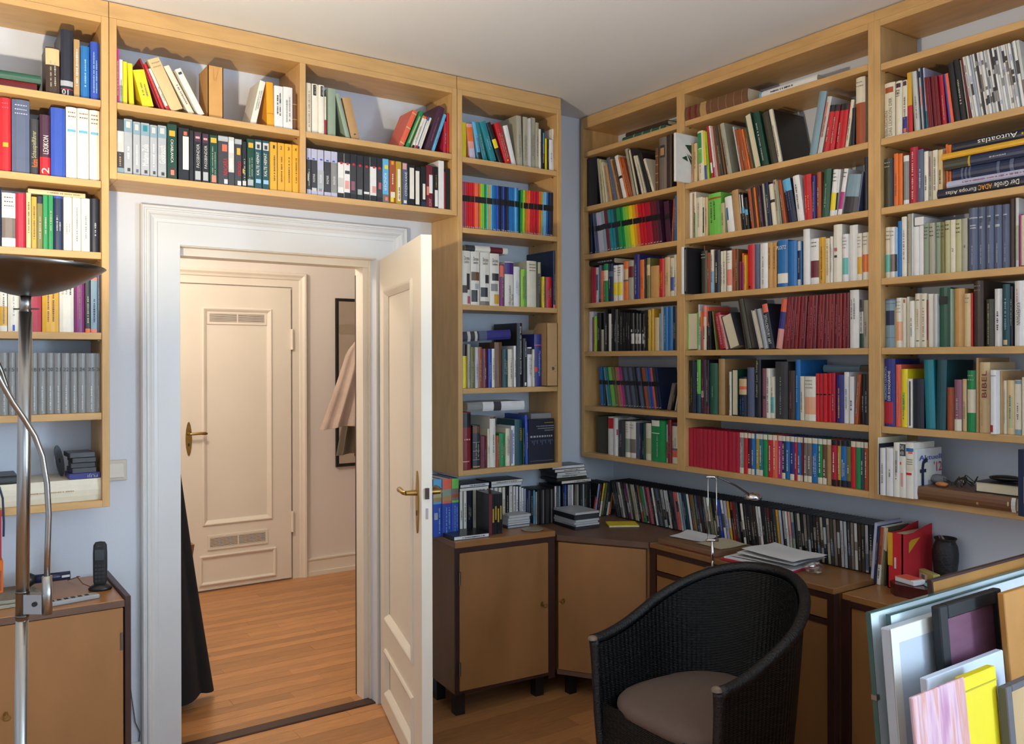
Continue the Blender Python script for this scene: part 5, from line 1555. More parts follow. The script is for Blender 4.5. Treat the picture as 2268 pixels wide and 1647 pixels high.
def pile(specs, P, rz):
    z = P[2]
    for label, w, d, t, c, dx, dy, dr in specs:
        ob = MB().cbox((-w/2, -d/2, 0), (w/2, d/2, t), .001).build('disc_case', cmat(c, 'V')); ob.location = (P[0]+dx, P[1]+dy, z); ob.rotation_euler = (0, 0, rz+dr)
        attach(MB().box((-w/2+.004, -d/2-.0005, .002), (w/2-.004, -d/2+.001, t-.002)), 'spine_insert', cmat({'charcoal': 'silver', 'black': 'charcoal', 'silver': 'light_grey'}.get(c, 'grey'), 'P'), ob)
        if z > P[2]: pass
        tag(ob, uniq(label), 'DVD case', 'loose disc cases on the cabinets'); z += t+.0003
Pc = onZ(1285, 1166, DT)
pile([('lowest black case of the disc pile in the corner', .145, .19, .015, 'black', 0, 0, 0), ('second grey case of the disc pile in the corner', .142, .19, .010, 'silver', .002, 0, .02), ('third grey case of the disc pile in the corner', .142, .19, .010, 'silver', -.002, .003, -.02), ('fourth grey case of the disc pile in the corner', .142, .19, .012, 'silver', .001, 0, .01), ('fifth black case of the disc pile in the corner', .145, .19, .024, 'black', 0, .004, -.01), ('top clear case of the disc pile in the corner', .145, .19, .012, 'silver', -.001, 0, .015)], (Pc.x, Pc.y+.03, DT+.0005), -.08)
Pc = onZ(1142, 1166, zA)
pile([('bottom dark case of the small pile behind the box set', .13, .14, .014, 'charcoal', 0, 0, 0), ('second grey case of the small pile behind the box set', .126, .14, .010, 'silver', 0, 0, .02), ('third grey case of the small pile behind the box set', .126, .14, .010, 'silver', .003, 0, -.02), ('fourth grey case of the small pile behind the box set', .126, .14, .014, 'silver', 0, .002, .03), ('top white-edged case of the small pile behind the box set', .13, .14, .012, 'silver', .004, 0, .05)], (Pc.x+.005, Pc.y+.045, zA), -.05)
o = lay_d('black DVD case with white spine lying at the cabinet front', 1008, 1084, zA, 'white', 3.315, .15, .016, yaw=-.085)
Pc = onZ(1207, 1171, zA); o = MB().lathe([(.0005, 0), (.05, 0), (.055, .004), (.05, .006), (.0005, .003)], (0, 0, 0), 20).build('saucer', mat('beige_ceramic', '9a9080', .4)); o.location = (2.405, Pc.y-.02+.04, zA); tag(o, uniq('small beige saucer at the right end of the low cabinet'), 'saucer')
Pc = onZ(1378, 1163, DT); o = MB().cbox((-.075, -.055, 0), (.075, .055, .010), .001).build('notebook', cmat('yellow', 'P')); o.location = (Pc.x, Pc.y, DT+.0005); o.rotation_euler = (0, 0, -.55); attach(MB().box((-.074, -.0556, .0015), (.0755, .054, .0085)), 'pages', M_pages, o); tag(o, uniq('small yellow notebook lying on the corner cabinet'), 'notebook')
# long leaning row of DVDs along the right wall
rr = random.Random(21); y = 3.435; txt = []
cols = 'black charcoal ink_black taupe white dark_olive charcoal purple greige dark_brown khaki light_grey black rust green silver maroon rose black white charcoal slate dark_olive silver white light_grey black charcoal rose coral light_grey steel navy dark_teal white rust olive slate plum dark_brown charcoal greige ivory olive black charcoal royal_blue white lavender gold rust dark_red charcoal black ivory charcoal black charcoal dark_brown white white black charcoal maroon black charcoal gold lavender silver ivory pink sage charcoal'.split()
i = 0; FD = 3.03
while y > 1.945:
    w = rr.choice((.0145, .0145, .0145, .015, .020)) if y < 3.3 else .0145
    a = pj((FD, y, DT))[0]; b = pj((FD, y-w, DT))[0]; u = (3.435-y)/1.49; ln = .052*(1-u)**.7 if u < 1 else 0
    top = pj((FD, y+ln, DT+.190)); base = pj((FD, y, DT))
    c = cols[i % len(cols)] if i < len(cols) else rr.choice('black charcoal taupe slate light_grey dark_olive silver ink_black dark_brown greige'.split())
    ex_ = ''
    if rr.random() < .6:
        q0 = rr.uniform(.05, .5); ex_ = 'b=%.2f-%.2f:%s:.1-.9' % (q0, q0+rr.uniform(.12, .4), rr.choice(['light_grey', 'charcoal', 'silver', 'taupe', 'slate', 'black']))
    txt.append('%f %f %f %s l=%f s=%d %s' % (a, b, top[1], c, top[0]-base[0], rr.randint(-4, 4), ex_)); y -= w+.0006; i += 1
row('K4', 'R', DT+.0005, (0, 0, 1), '\n'.join(txt), 'long row on the desk', kind='D', front=FD, setback=0)
# books at the near end of the row and the red file
row('K5', 'R', DT-.0195, (1560, 1060, 5.155), """
1890 1925 505 lavender l=48 ns
1930 1958 545 navy l=46
1963 2005 550 ivory b=.35-1:rust l=46 g=charcoal
2012 2036 560 cream b=0-.62:olive l=34
2042 2066 560 dark_olive b=.6-1:sand l=32
""", 'end of the desk row by the red file', front=2.985, setback=0)
def red_file():
    z = .7425; x0 = 2.975; y1 = onX(1966, 1272, x0).y; y0 = onX(1999, 1280, x0).y; h = .215; D = .2
    t = thing('magazine_file', (x0, y0, z), 'red magazine file with yellow label at the end of the desk row', 'file box')
    m = cmat('red', 'X'); w = y1-y0
    MB().box((x0, y0, z), (x0+.004, y1, z+h*.97)).build('front_panel', m, t)
    sp = [(x0, z), (x0+D, z), (x0+D, z+h*1.06), (x0+D*.75, z+h*1.03), (x0+D*.4, z+h*.955), (x0+D*.15, z+h*.95), (x0, z+h*.97)]
    for yy in (y0, y1-.004):
        MB().prism([(p[0], p[1]) for p in sp], yy, yy+.004, 'y').build('side_panel', m, t, fix=True)
    MB().box((x0, y0, z), (x0+D, y1, z+.004)).build('bottom_panel', m, t)
    MB().box((x0+.006, y0+.006, z+.004), (x0+D-.01, y1-.006, z+h*.93)).build('contents', M_pages, t)
    o = MB().box((x0-.0012, y1-w*.34, z+h*.40), (x0+.001, y1-.001, z+h*.965)).build('label', cmat('gold', 'P'), t)
    o = MB(); o.add([(x0+.04, y0-.001, z+h*.62), (x0+.115, y0-.001, z+h*.86), (x0+.055, y0-.001, z+h*.84), (x0+.04, y0-.001, z+h*.80)], [(0, 1, 2, 3)]); o.build('corner_sticker', cmat('gold', 'P'), t)
    lt = MB().box((x0-.0012, y0+w*.42, z+h*.36), (x0+.001, y0+w*.54, z+h*.55)).build('printed_title', cmat('light_grey', 'P'), t)
red_file()
# mahogany box with things on it, card box, vase
zE = .7425
def oct_box():
    c = onZ(1992, 1312, zE); c = Vector((c.x+.014, c.y-.07, zE)); t = thing('wooden_box', c, 'reddish mahogany eight-sided box on the end cabinet', 'box')
    def ring(w, d, ch): return [(-w, -d+ch), (-w+ch, -d), (w-ch, -d), (w, -d+ch), (w, d-ch), (w-ch, d), (-w+ch, d), (-w, d-ch)]
    m = mat('polished_mahogany', '4a1a18', .2, var=.2, scale=20, stretch=(1, 6, 1))
    o = MB().prism(ring(.062, .092, .03), 0, .030, 'z').build('body', m, fix=True); o.parent = t
    o = MB().prism(ring(.064, .094, .031), .0305, .044, 'z').build('lid', m, fix=True); o.parent = t
    t.rotation_euler = (0, 0, .1)
    p = MB().cbox((-.043, -.028, 0), (.043, .028, .018), .002).build('cigarette_pack', cmat('white', 'P')); p.location = c+Vector((-.012, .03, .0445)); p.rotation_euler = (0, 0, 1.35)
    attach(MB().box((-.03, -.0285, .018), (.043, .0285, .0188)), 'red_print', cmat('coral', 'P'), p); tag(p, uniq('red and white cigarette pack on the mahogany box'), 'cigarette pack')
    p = thing('pill_disc', c+Vector((.0, -.045, .0445)), 'green oval tin lying on the mahogany box', 'tin')
    o = MB().lathe([(.0005, 0), (.022, 0), (.024, .004), (.022, .009), (.0005, .010)], (0, 0, 0), 18).build('lid', cmat('turquoise', 'V')); o.parent = p; o.scale = (.8, 1.1, 1)
    o = MB().lathe([(.0005, 0.002), (.0245, .002), (.0247, .0035)], (0, 0, 0), 18).build('rim', cmat('silver', 'V')); o.parent = p; o.scale = (.8, 1.1, 1)
oct_box()
Pc = onZ(2056, 1300, zE); o = MB().cbox((-.012, -.05, 0), (.016, .05, .066), .002).build('card_box', mat('pale_yellow_card', 'b9ae62', .7)); o.location = (3.075, onX(2056, 1280, 3.075).y, zE); o.rotation_euler = (0, 0, -.5)
attach(MB().box((-.0128, -.012, .030), (-.011, .036, .056)), 'paper_label', cmat('cream', 'P'), o); attach(MB().box((-.0134, .002, .036), (-.011, .022, .052)), 'printed_square', cmat('grey', 'P'), o); tag(o, uniq('small yellow card box in front of the dark vase'), 'box')
vp = Vector((3.128, onX(2094, 1230, 3.128).y, zE)); vz = thing('vase', vp, 'dark bulbous ceramic vase against the right wall', 'vase')
mv = mat('dark_stoneware', '1b181a', .55, var=.25, scale=25, bump=.3, bscale=80)
vz.scale = (.95, .95, .9)
o = MB().lathe([(.0005, 0), (.034, 0), (.036, .01), (.040, .06), (.047, .12), (.0475, .15), (.044, .178), (.036, .196), (.037, .204), (.042, .210), (.041, .213), (.034, .206), (.033, .19), (.0005, .17)], (0, 0, 0), 24).build('vase_body', mv, None, True); o.parent = vz
o = MB().tube([(-.03, -.01, .21), (-.034, -.006, .220), (-.028, .0, .222)], .004, 7).tube([(-.02, .012, .21), (-.024, .012, .224)], .003, 6).build('broken_rim_piece', mat('pale_chip', '8a7a70', .7)); o.parent = vz
# ------------------------------------------------------------------ desk things
o = MB().cbox((2.752, 2.492, DT+.0005), (2.985, 2.838, DT+.024), .002).build('portfolio', mat('brown_board', '7a5a40', .5, var=.1)); tag(o, uniq('flat brown portfolio box lying on the desk beside the lamp'), 'portfolio')
attach(MB().box((2.7515, 2.51, DT+.003), (2.753, 2.80, DT+.006)), 'red_ribbon', cmat('dark_red', 'P'), o)
zp = DT+.0255
sheet('paper_sheet', 'white printed sheet lying on the brown portfolio, by the discs', 'paper', (2.90, 2.755, zp), .15, .17, .2, 7, M_paper, .006)
sheet('paper_sheet', 'beige card folder lying on the brown portfolio near the lamp', 'paper', (2.885, 2.58, zp), .16, .15, -.05, 9, mat('beige_folder', 'b3aa90', .8), .004)
Pf = onZ(1690, 1240, DT+.005); fx, fy = max(Pf.x, 2.868), min(Pf.y, 2.305)
fo = MB().cbox((-.115, -.160, 0), (.115, .160, .007), .001).build('red_folder', cmat('crimson', 'X')); fo.location = (fx, fy, DT+.0008); fo.rotation_euler = (0, 0, .10); tag(fo, uniq('red folder under the white papers on the desk'), 'folder')
attach(MB().box((-.098, -.155, .007), (.113, .156, .013)), 'enclosed_pages', M_paper, fo)
for i, (dx, dy, r_, w_, d_) in enumerate([(.022, -.01, .10, .19, .30), (.03, -.035, .0, .20, .29), (.03, -.05, -.10, .19, .28)]):
    sheet('paper_sheet', ['white sheet directly on the red folder', 'middle white sheet of the pile on the red folder', 'topmost white sheet of the pile on the red folder'][i], 'paper', (fx+dx*.7, fy+dy, DT+.0155+i*.015), w_, d_, r_, 30+i, M_paper, .008, 'sheets on the red folder')
Pc = onZ(1800, 1272, DT)
def crumple():
    rows = []; r = random.Random(5)
    for i in range(9):
        th = math.pi*i/8; rows.append([])
        for j in range(14):
            a = 2*math.pi*j/14; q = .8+r.uniform(-.25, .25); rows[-1].append((.035*q*math.sin(th)*math.cos(a), .045*q*math.sin(th)*math.sin(a), .022*(1-math.cos(th)*min(1, q+.2))))
    mb = MB(); mb.grid(rows, closed=True); o = mb.build('plastic_wrapper', M_clear); o.location = (Pc.x+.01, Pc.y, DT+.004); tag(o, uniq('crumpled clear plastic wrapper on the desk'), 'wrapper')
crumple()
def desk_lamp():
    P = onZ(1578, 1263, DT); x, y = P.x, P.y; dp = (P-CP).dot(FW)
    def Z(py): return atD(1578, py, dp).z
    t = thing('desk_lamp', (x, y, DT), 'slim chrome desk lamp with twin rods on the desk', 'lamp')
    MB().lathe([(.0005, 0), (.034, 0), (.034, .006), (.030, .010), (.010, .012), (.0005, .012)], (x, y, DT+.0005), 24).build('base', M_chrome, t, True)
    MB().tube([(x, y, DT+.012), (x, y, Z(1199))], .0062, 12).build('stem', M_chrome, t, True)
    e = R2.copy(); e.z = 0; e.normalize()
    hw = .0165
    def bar(z, name): MB().tube([Vector((x, y, z))-e*(hw+.008), Vector((x, y, z))+e*(hw+.008)], .0055, 10).build(name, M_chrome, t, True)
    zb_, zt_ = Z(1196), Z(1056); bar(zb_, 'lower_bar'); bar(zt_, 'upper_bar')
    for s in (-1, 1): MB().tube([Vector((x, y, zb_))+e*hw*s*1.05, Vector((x, y, zt_))+e*hw*s], .0022, 8).build('rod', M_chrome, t, True)
    hd = atD(1668, 1099, dp+.10); s0 = Vector((x, y, zt_))+e*.02
    MB().tube([s0, (s0+hd)/2+Vector((0, 0, .006)), hd-(hd-s0).normalized()*.03], [.003, .004, .005], 8).build('arm', M_steeld, t, True)
    MB().lathe([(.0005, .016), (.026, .014), (.036, .004), (.037, -.006), (.034, -.010), (.026, -.008), (.0005, -.004)], hd, 24).build('lamp_head', M_chrome, t, True)
desk_lamp()
# ------------------------------------------------------------------ wicker chair
def chair():
    cx, cy = 2.205, 2.025; t = thing('wicker_chair', (cx, cy, 0), 'black wicker tub chair with beige seat cushion in front of the desk', 'chair')
    m = bpy.data.materials.new('black_wicker'); m.use_nodes = True; nt = m.node_tree; b = nt.nodes['Principled BSDF']
    b.inputs['Base Color'].default_value = hexc('050609'); b.inputs['Roughness'].default_value = .5; b.inputs['Specular IOR Level'].default_value = .35
    uv = nt.nodes.new('ShaderNodeUVMap'); mp = nt.nodes.new('ShaderNodeMapping'); nt.links.new(uv.outputs[0], mp.inputs[0])
    w1 = nt.nodes.new('ShaderNodeTexWave'); w1.wave_type = 'BANDS'; w1.bands_direction = 'Y'; w1.inputs['Scale'].default_value = 55; w1.inputs['Distortion'].default_value = 0
    w2 = nt.nodes.new('ShaderNodeTexWave'); w2.wave_type = 'BANDS'; w2.bands_direction = 'X'; w2.inputs['Scale'].default_value = 16
    nt.links.new(mp.outputs[0], w1.inputs['Vector']); nt.links.new(mp.outputs[0], w2.inputs['Vector'])
    ml = nt.nodes.new('ShaderNodeMath'); ml.operation = 'MULTIPLY_ADD'; ml.inputs[1].default_value = .7; nt.links.new(w1.outputs[1], ml.inputs[0]); nt.links.new(w2.outputs[1], ml.inputs[2])
    bp = nt.nodes.new('ShaderNodeBump'); bp.inputs['Strength'].default_value = .55; bp.inputs['Distance'].default_value = .004; nt.links.new(ml.outputs[0], bp.inputs['Height']); nt.links.new(bp.outputs[0], b.inputs['Normal'])
    mr = mat('wrapped_rattan', '0d0d11', .45, var=.35, scale=40, bump=.4, bscale=150)
    N = 72
    def plan(u, R, xf, xc):   # u 0..1 left arm front -> back -> right arm front
        Ls = xc-xf; tot = 2*Ls+math.pi*R; s = u*tot
        if s < Ls: return xf+s, R
        if s < Ls+math.pi*R: a = (s-Ls)/R; return xc+R*math.sin(a), R*math.cos(a)
        return xc-(s-Ls-math.pi*R), -R
    def rimz(u):
        q = 1-abs(2*u-1); q = min(1, q/.92); return .618+.214*(q*q*(3-2*q))
    def pt(u, f):
        # f 1 at the rim, 0 at the floor; lower rings are narrower and pulled in
        R = .292 if f > .999 else .292-.052*(1-f)**1.3; q = 1-abs(2*u-1)
        x, y = plan(u, R, -.275+.03*(1-f)*1.0, -.0)
        flare = .022*f*q; n = math.hypot(x, y) or 1
        back = .05*q*f
        return (cx+x+back*max(0, x/.3), cy+y*(1+flare), rimz(u)*f)
    inner_off = .022
    def wall(f0, f1, off, name, nv):
        mb = MB(); rows = []
        for j in range(nv+1):
            f = f0+(f1-f0)*j/nv; rw = []
            for i in range(N+1):
                u = i/N; x, y, z = pt(u, f); px, py = x-cx, y-cy; l_ = math.hypot(max(px, 0), py) or 1
                nx, ny = (max(px, 0)/l_, py/l_) if px > 0 else (0, math.copysign(1, py))
                rw.append((x-nx*off, y-ny*off, z))
            rows.append(rw)
        mb.grid(rows); o = mb.build(name, m, t, True)
        uvl = o.data.uv_layers.new(name='UVMap'); 
        for poly in o.data.polygons:
            for li in poly.loop_indices:
                vi = o.data.loops[li].vertex_index; j, i = divmod(vi, N+1); uvl.data[li].uv = (i/N*1.5, rows[j][i][2])
        return o
    wall(.03, .985, 0, 'outer_weave', 24); wall(.5, .985, inner_off, 'inner_weave', 20)
    MB().tube([pt(i/N, 1.0) for i in range(N+1)], .019, 10).build('rim', mr, t, True)
    for u, s in ((0, 1), (1, -1)):
        pts = [pt(u, f) for f in (1.0, .985, .9, .75, .6, .4, .2, 0.0)]
        pts = [(p[0]+.006*math.sin(k), p[1]-s*.008, p[2]) for k, p in enumerate(pts)]
        MB().tube(pts, [.017, .019, .018, .016, .016, .016, .016, .016], 10).build('front_post', mr, t, True)
        e = pts[0]; MB().lathe([(.0005, .009), (.012, .006), (.017, 0), (.0175, -.006)], (e[0]-.004, e[1], e[2]+.010), 12).build('worn_arm_end', mat('worn_rattan', '7d6a55', .6, var=.4, scale=60), t, True)
    # front apron
    A, B = pt(0, .5), pt(1, .5); mb = MB(); rows = []
    for j in range(13):
        f = j/12; zz = .03+.385*f; rows.append([(cx-.262-.012*math.sin(math.pi*i/16), A[1]+(B[1]-A[1])*i/16, zz) for i in range(17)])
    mb.grid(rows); o = mb.build('front_apron', m, t, True); uvl = o.data.uv_layers.new(name='UVMap')
    for poly in o.data.polygons:
        for li in poly.loop_indices: j, i = divmod(o.data.loops[li].vertex_index, 17); uvl.data[li].uv = (i/16*.6, rows[j][i][2])
    MB().box((cx-.25, cy-.215, .36), (cx+.16, cy+.215, .391)).build('seat_board', mr, t)
    # cushion: rounded D-shaped pad
    prof = []; n = 40
    for k in range(n):
        a = 2*math.pi*k/n; c_, s_ = math.cos(a), math.sin(a); e = 2/3.4
        prof.append((math.copysign(abs(c_)**e, c_)*(.262 if c_ > 0 else .272), math.copysign(abs(s_)**e, s_)*(.258-.03*max(0, c_))))
    rows = []
    for q, zz in ((.93, 0), (.985, .010), (1., .024), (.99, .040), (.95, .053), (.85, .062), (.6, .068), (.3, .071), (.01, .072)):
        rows.append([(cx-.01+x*q, cy+y*q, .392+zz) for x, y in prof])
    mb = MB(); mb.grid(rows, closed=True); mb.build('cushion', mat('beige_cushion_fabric', '66544a', .9, bump=.25, bscale=400, var=.06), t, True)
chair()
# ------------------------------------------------------------------ pictures leaning at the lower right
def lean_panel(name, label, corners, y0, k, thick, m, zbot=.0, edge=None, extra=None, cat='picture'):
    """corners: photo points of the top-left and top-right corner; the panel stands on the floor, plane y = y0 + k z"""
    TL, TR = (onL(c[0], c[1], y0, k) for c in corners)
    zt = (TL.z+TR.z)/2; x0, x1 = TL.x, TR.x
    n = Vector((0, -1, k)).normalized(); up = Vector((0, k, 1)).normalized(); ex_ = Vector((1, 0, 0)); hgt = (zt-zbot)/up.z
    org = Vector((x0, y0+k*zbot, zbot)); M = Matrix((( 1, 0, 0, org.x), (0, -n.y, up.y, org.y), (0, -n.z, up.z, org.z), (0, 0, 0, 1)))
    t = thing(name, (0, 0, 0), label, cat, 'pictures stacked at lower right'); t.matrix_world = M
    return t, x1-x0, hgt
def pic(mb, name, m, par):
    o = mb.build(name, m); o.parent = par; return o
Ky = .085
mGE = mat('glass_edge_green', '3d5a55', .15)
mClipW = mat('pale_mount', 'dfe6ea', .25)
# wooden tray frame at the back
t, w, h = lean_panel('tray_frame', 'deep wooden frame with dark edge behind the glass pictures', ((2063, 1283), (2285, 1226)), 1.12, Ky, .06, None, edge=1)
pic(MB().box((0, 0, 0), (.007, .013, h)).box((w-.007, 0, 0), (w, .013, h)).box((.007, 0, h-.006), (w-.007, .013, h)).box((.007, 0, 0), (w-.007, .013, .006)), 'frame', M_mahog, t)
pic(MB().box((.007, .003, .006), (.018, .012, h-.006)).box((w-.018, .003, .006), (w-.007, .012, h-.006)), 'inner_lining', mat('golden_ply', 'b07a38', .5, var=.1), t)
pic(MB().box((.018, .007, .006), (w-.018, .012, h-.006)), 'backing', mat('golden_ply', 'b07a38', .5, var=.1), t)
for i, (tl, tr, y0, lab) in enumerate([((1927, 1357), (2300, 1250), 1.105, 'large frameless glass picture with pale mount, rear one'), ((1970, 1346), (2300, 1278), 1.086, 'large frameless glass picture with pale mount, nearer one')]):
    t, w, h = lean_panel('glass_picture', lab, (tl, tr), y0, Ky, .012, None)
    pic(MB().box((.003, .003, .003), (w-.003, .010, h-.003)), 'mount', mClipW, t)
    gm = MB(); gm.add([(0, .001, 0), (w, .001, 0), (w, .001, h), (0, .001, h)], [(0, 1, 2, 3)]); g = pic(gm, 'glass', M_glass, t)
    pic(MB().box((-.001, -.001, 0), (.001, .011, h)).box((0, -.001, h-.001), (w, .011, h+.001)).box((w-.001, -.001, 0), (w+.001, .011, h)), 'glass_edge', mGE, t)
    for z in (h*.55, h*.8): pic(MB().box((-.003, -.002, z), (.010, .012, z+.012)), 'clip', M_steel, t)
t, w, h = lean_panel('blank_canvas', 'blank white stretched canvas with raised edge among the pictures', ((1972, 1391), (2135, 1344)), 1.050, Ky, .03, None)
pic(MB().cbox((0, 0, 0), (w, .026, h), .003), 'canvas', mat('primed_canvas', 'b4bac2', .9, bump=.1, bscale=500), t)
pic(MB().box((-.0008, -.0012, h-.035), (w, .0, h)).box((-.0008, -.0012, 0), (.028, .0, h-.035)), 'folded_edge', mat('canvas_fold', 'd8d3c8', .9), t)
t, w, h = lean_panel('framed_picture', 'purple picture in a broad black frame, lower right', ((2080, 1339), (2218, 1307)), 1.012, Ky, .02, None)
pic(MB().cbox((0, 0, 0), (.036, .022, h), .003).cbox((w-.03, 0, 0), (w, .022, h), .003).cbox((.036, 0, h-.034), (w-.03, .022, h), .003).cbox((.036, 0, 0), (w-.03, .022, .06), .003), 'frame', mat('black_frame_lacquer', '0a0b10', .5), t)
zc = max(.06, h-.33)
pic(MB().box((.034, .010, .06), (w-.028, .02, h-.032)), 'picture', mat('purple_picture', '6b3f55', .5, var=.35, scale=4, stretch=(1, 1, 5)), t)
t, w, h = lean_panel('white_board', 'narrow pale board with a dark hook between the pictures', ((2053, 1499), (2222, 1443)), .965, Ky, .02, None)
pic(MB().cbox((0, 0, 0), (w, .018, h), .002), 'board', mat('pale_blue_board', 'c3cbda', .6), t); pic(MB().box((.048, -.004, h-.055), (.053, 0, h-.035)), 'hook', M_black, t)
t, w, h = lean_panel('yellow_canvas', 'bright yellow canvas behind the pink painting', ((2133, 1502), (2205, 1475)), .905, Ky, .02, None)
pic(MB().cbox((0, 0, 0), (w, .02, h), .002), 'canvas', mat('yellow_paint', 'd8c410', .6, var=.05), t)
pic(MB().box((-.0005, -.0012, h-.03), (w, 0, h-.027)), 'painted_line', mat('yellow_line', 'a89a10', .6), t)
t, w, h = lean_panel('pink_painting', 'streaky pink and mauve painting at the very front', ((2020, 1547), (2136, 1497)), .865, .10, .02, None)
mp_ = mat('pink_streaks', 'b08a98', .45, var=.5, scale=5, stretch=(5, 5, .5))
for nd in mp_.node_tree.nodes:
    if nd.type == 'VALTORGB':
        cr = nd.color_ramp; cr.elements[0].position = .30; cr.elements[1].position = .74
        cr.elements[0].color = hexc('7d4a6a'); cr.elements[1].color = hexc('ddd2d6')
        for ps, cc in ((.42, 'b07f98'), (.50, 'c9a9b4'), (.57, 'c08878'), (.65, 'b9a6b8')): e_ = cr.elements.new(ps); e_.color = hexc(cc)
pic(MB().cbox((0, 0, 0), (w, .008, h), .002), 'canvas', mp_, t)
t, w, h = lean_panel('wood_panel', 'plain golden plywood panel at the right edge', ((2223, 1314), (2310, 1288)), .955, Ky, .02, None)
pic(MB().cbox((0, 0, .0), (w, .016, h), .002), 'panel', mat('golden_ply', 'b07a38', .5), t)
t, w, h = lean_panel('cork_board', 'grey-framed pinboard with metal hanger at the right edge', ((2228, 1520), (2310, 1492)), .880, Ky, .02, None)
pic(MB().cbox((0, 0, 0), (.026, .02, h), .002).cbox((.026, 0, h-.014), (w, .02, h), .002), 'frame', mat('grey_frame', '58565a', .5), t)
pic(MB().box((.026, .006, 0), (w, .018, h-.014)), 'board', mat('pale_wood_board', 'b29468', .7, var=.1), t)
pic(MB().tube([(.036, .003, h-.155), (.045, -.004, h-.150), (.05, -.006, h-.158), (.045, -.004, h-.166), (.036, .003, h-.160)], .002, 6), 'hanger', M_steel, t)
# ------------------------------------------------------------------ floor lamp at left
def floor_lamp():
    Dp = 1.8; top = atD(57, 664, Dp); lowp = atD(46, 1640, Dp); dirv = (lowp-top).normalized(); s = (top.z-.012)/-dirv.z; bot = top+dirv*s
    t = thing('floor_lamp', (bot.x, bot.y, 0), 'brushed steel uplighter floor lamp with flexible reading arm', 'lamp')
    MB().lathe([(.0005, 0), (.14, 0), (.14, .012), (.13, .020), (.03, .028), (.014, .034), (.0005, .034)], (bot.x, bot.y, 0), 32).build('base', M_steeld, t, True)
    def onp(py): return top+dirv*((top.z-atD(50, py, Dp).z)/-dirv.z)
    MB().tube([bot, onp(1370)], .0122, 16).build('lower_pole', M_steel, t, True)
    MB().tube([onp(1372), onp(690)], .0128, 16).build('upper_pole', M_steel, t, True)
    MB().tube([onp(690), onp(655)], .0105, 16).build('neck', M_steel, t, True)
    c = onp(684); e = R2.copy(); e.z = 0; e.normalize()
    MB().tube([c-e*.025, c+e*.028], .0016, 6).build('dimmer_pin', M_steeld, t, True)
    for py in (1310, 1363): p = onp(py); MB().tube([p+Vector((0, 0, -.002)), p+Vector((0, 0, .002))], .0140, 16).build('joint_ring', M_steeld, t, True)
    # dish
    rim = atD(55, 588, Dp); cz = onp(656); R = .152; hh = rim.z-cz.z
    prof_o = [(.012, 0), (.03, .003), (.055, .010), (.085, .022), (.115, .038), (.138, .054), (R, hh)]
    prof = prof_o+[(R-.002, hh+.0015)]+[(r-.003, z+.003) for r, z in prof_o[::-1][1:]]+[(.0005, .004)]
    d = MB().lathe(prof, (0, 0, 0), 48).build('dish', M_steeld, t, True); d.location = cz-world_loc(t); d.rotation_euler = (math.radians(-.8), math.radians(1.4), 0)
    bz = cz+Vector((0, 0, .030))
    MB().tube([bz-e*.035, bz+e*.035], .006, 10).build('bulb', emis('halogen_glow', (1, .82, .58, 1), 25.0), t, True)
    l = bpy.data.lights.new('uplighter_bulb', 'POINT'); l.energy = LAMP_W; l.color = (1, .85, .64); l.shadow_soft_size = .03
    lo = bpy.data.objects.new('uplighter_bulb', l); COL.objects.link(lo); lo.location = cz+Vector((0, 0, .050))
    # clamp and reading arm
    a, b = atD(62, 1315, Dp-.01), atD(95, 1352, Dp-.01); P = onp(1335)
    ex_ = e; fwd = Vector((FW.x, FW.y, 0)).normalized()
    cb = MB(); c0 = atD(80, 1335, Dp-.005)
    vs = []
    for sx in (-.020, .018):
        for sy in (-.012, .012):
            for sz in (-.020, .020): vs.append(c0+ex_*sx+fwd*sy+Vector((0, 0, sz)))
    cb.add(vs, [(0, 1, 3, 2), (4, 6, 7, 5), (0, 4, 5, 1), (2, 3, 7, 6), (0, 2, 6, 4), (1, 5, 7, 3)]); cl_ = cb.build('clamp', M_steel, t, fix=True)
    sc_ = atD(76, 1338, Dp-.018); MB().tube([sc_, sc_-fwd*.002], .005, 10).build('clamp_screw', M_black, cl_)
    s0, s1 = atD(105, 1360, Dp-.005), atD(104, 1275, Dp-.005); MB().tube([s0, s1], .0098, 12).build('arm_socket', M_steel, t, True)
    pts = [atD(x, y, q) for x, y, q in ((104, 1276, 1.795), (106, 1200, 1.79), (108, 1140, 1.785), (104, 1070, 1.78), (94, 1010, 1.77), (77, 965, 1.76), (52, 925, 1.74), (28, 890, 1.72), (5, 850, 1.70), (-25, 790, 1.68), (-60, 720, 1.66))]
    MB().tube(pts, .0058, 10).build('gooseneck', M_steel, t, True)
    pts = [atD(x, y, q) for x, y, q in ((34, 903, 1.735), (18, 868, 1.73), (2, 822, 1.72), (-20, 775, 1.70))]
    MB().tube(pts, [.003, .0048, .0058, .006], 10).build('reading_lamp_cord', M_steeld, t, True)
floor_lamp()
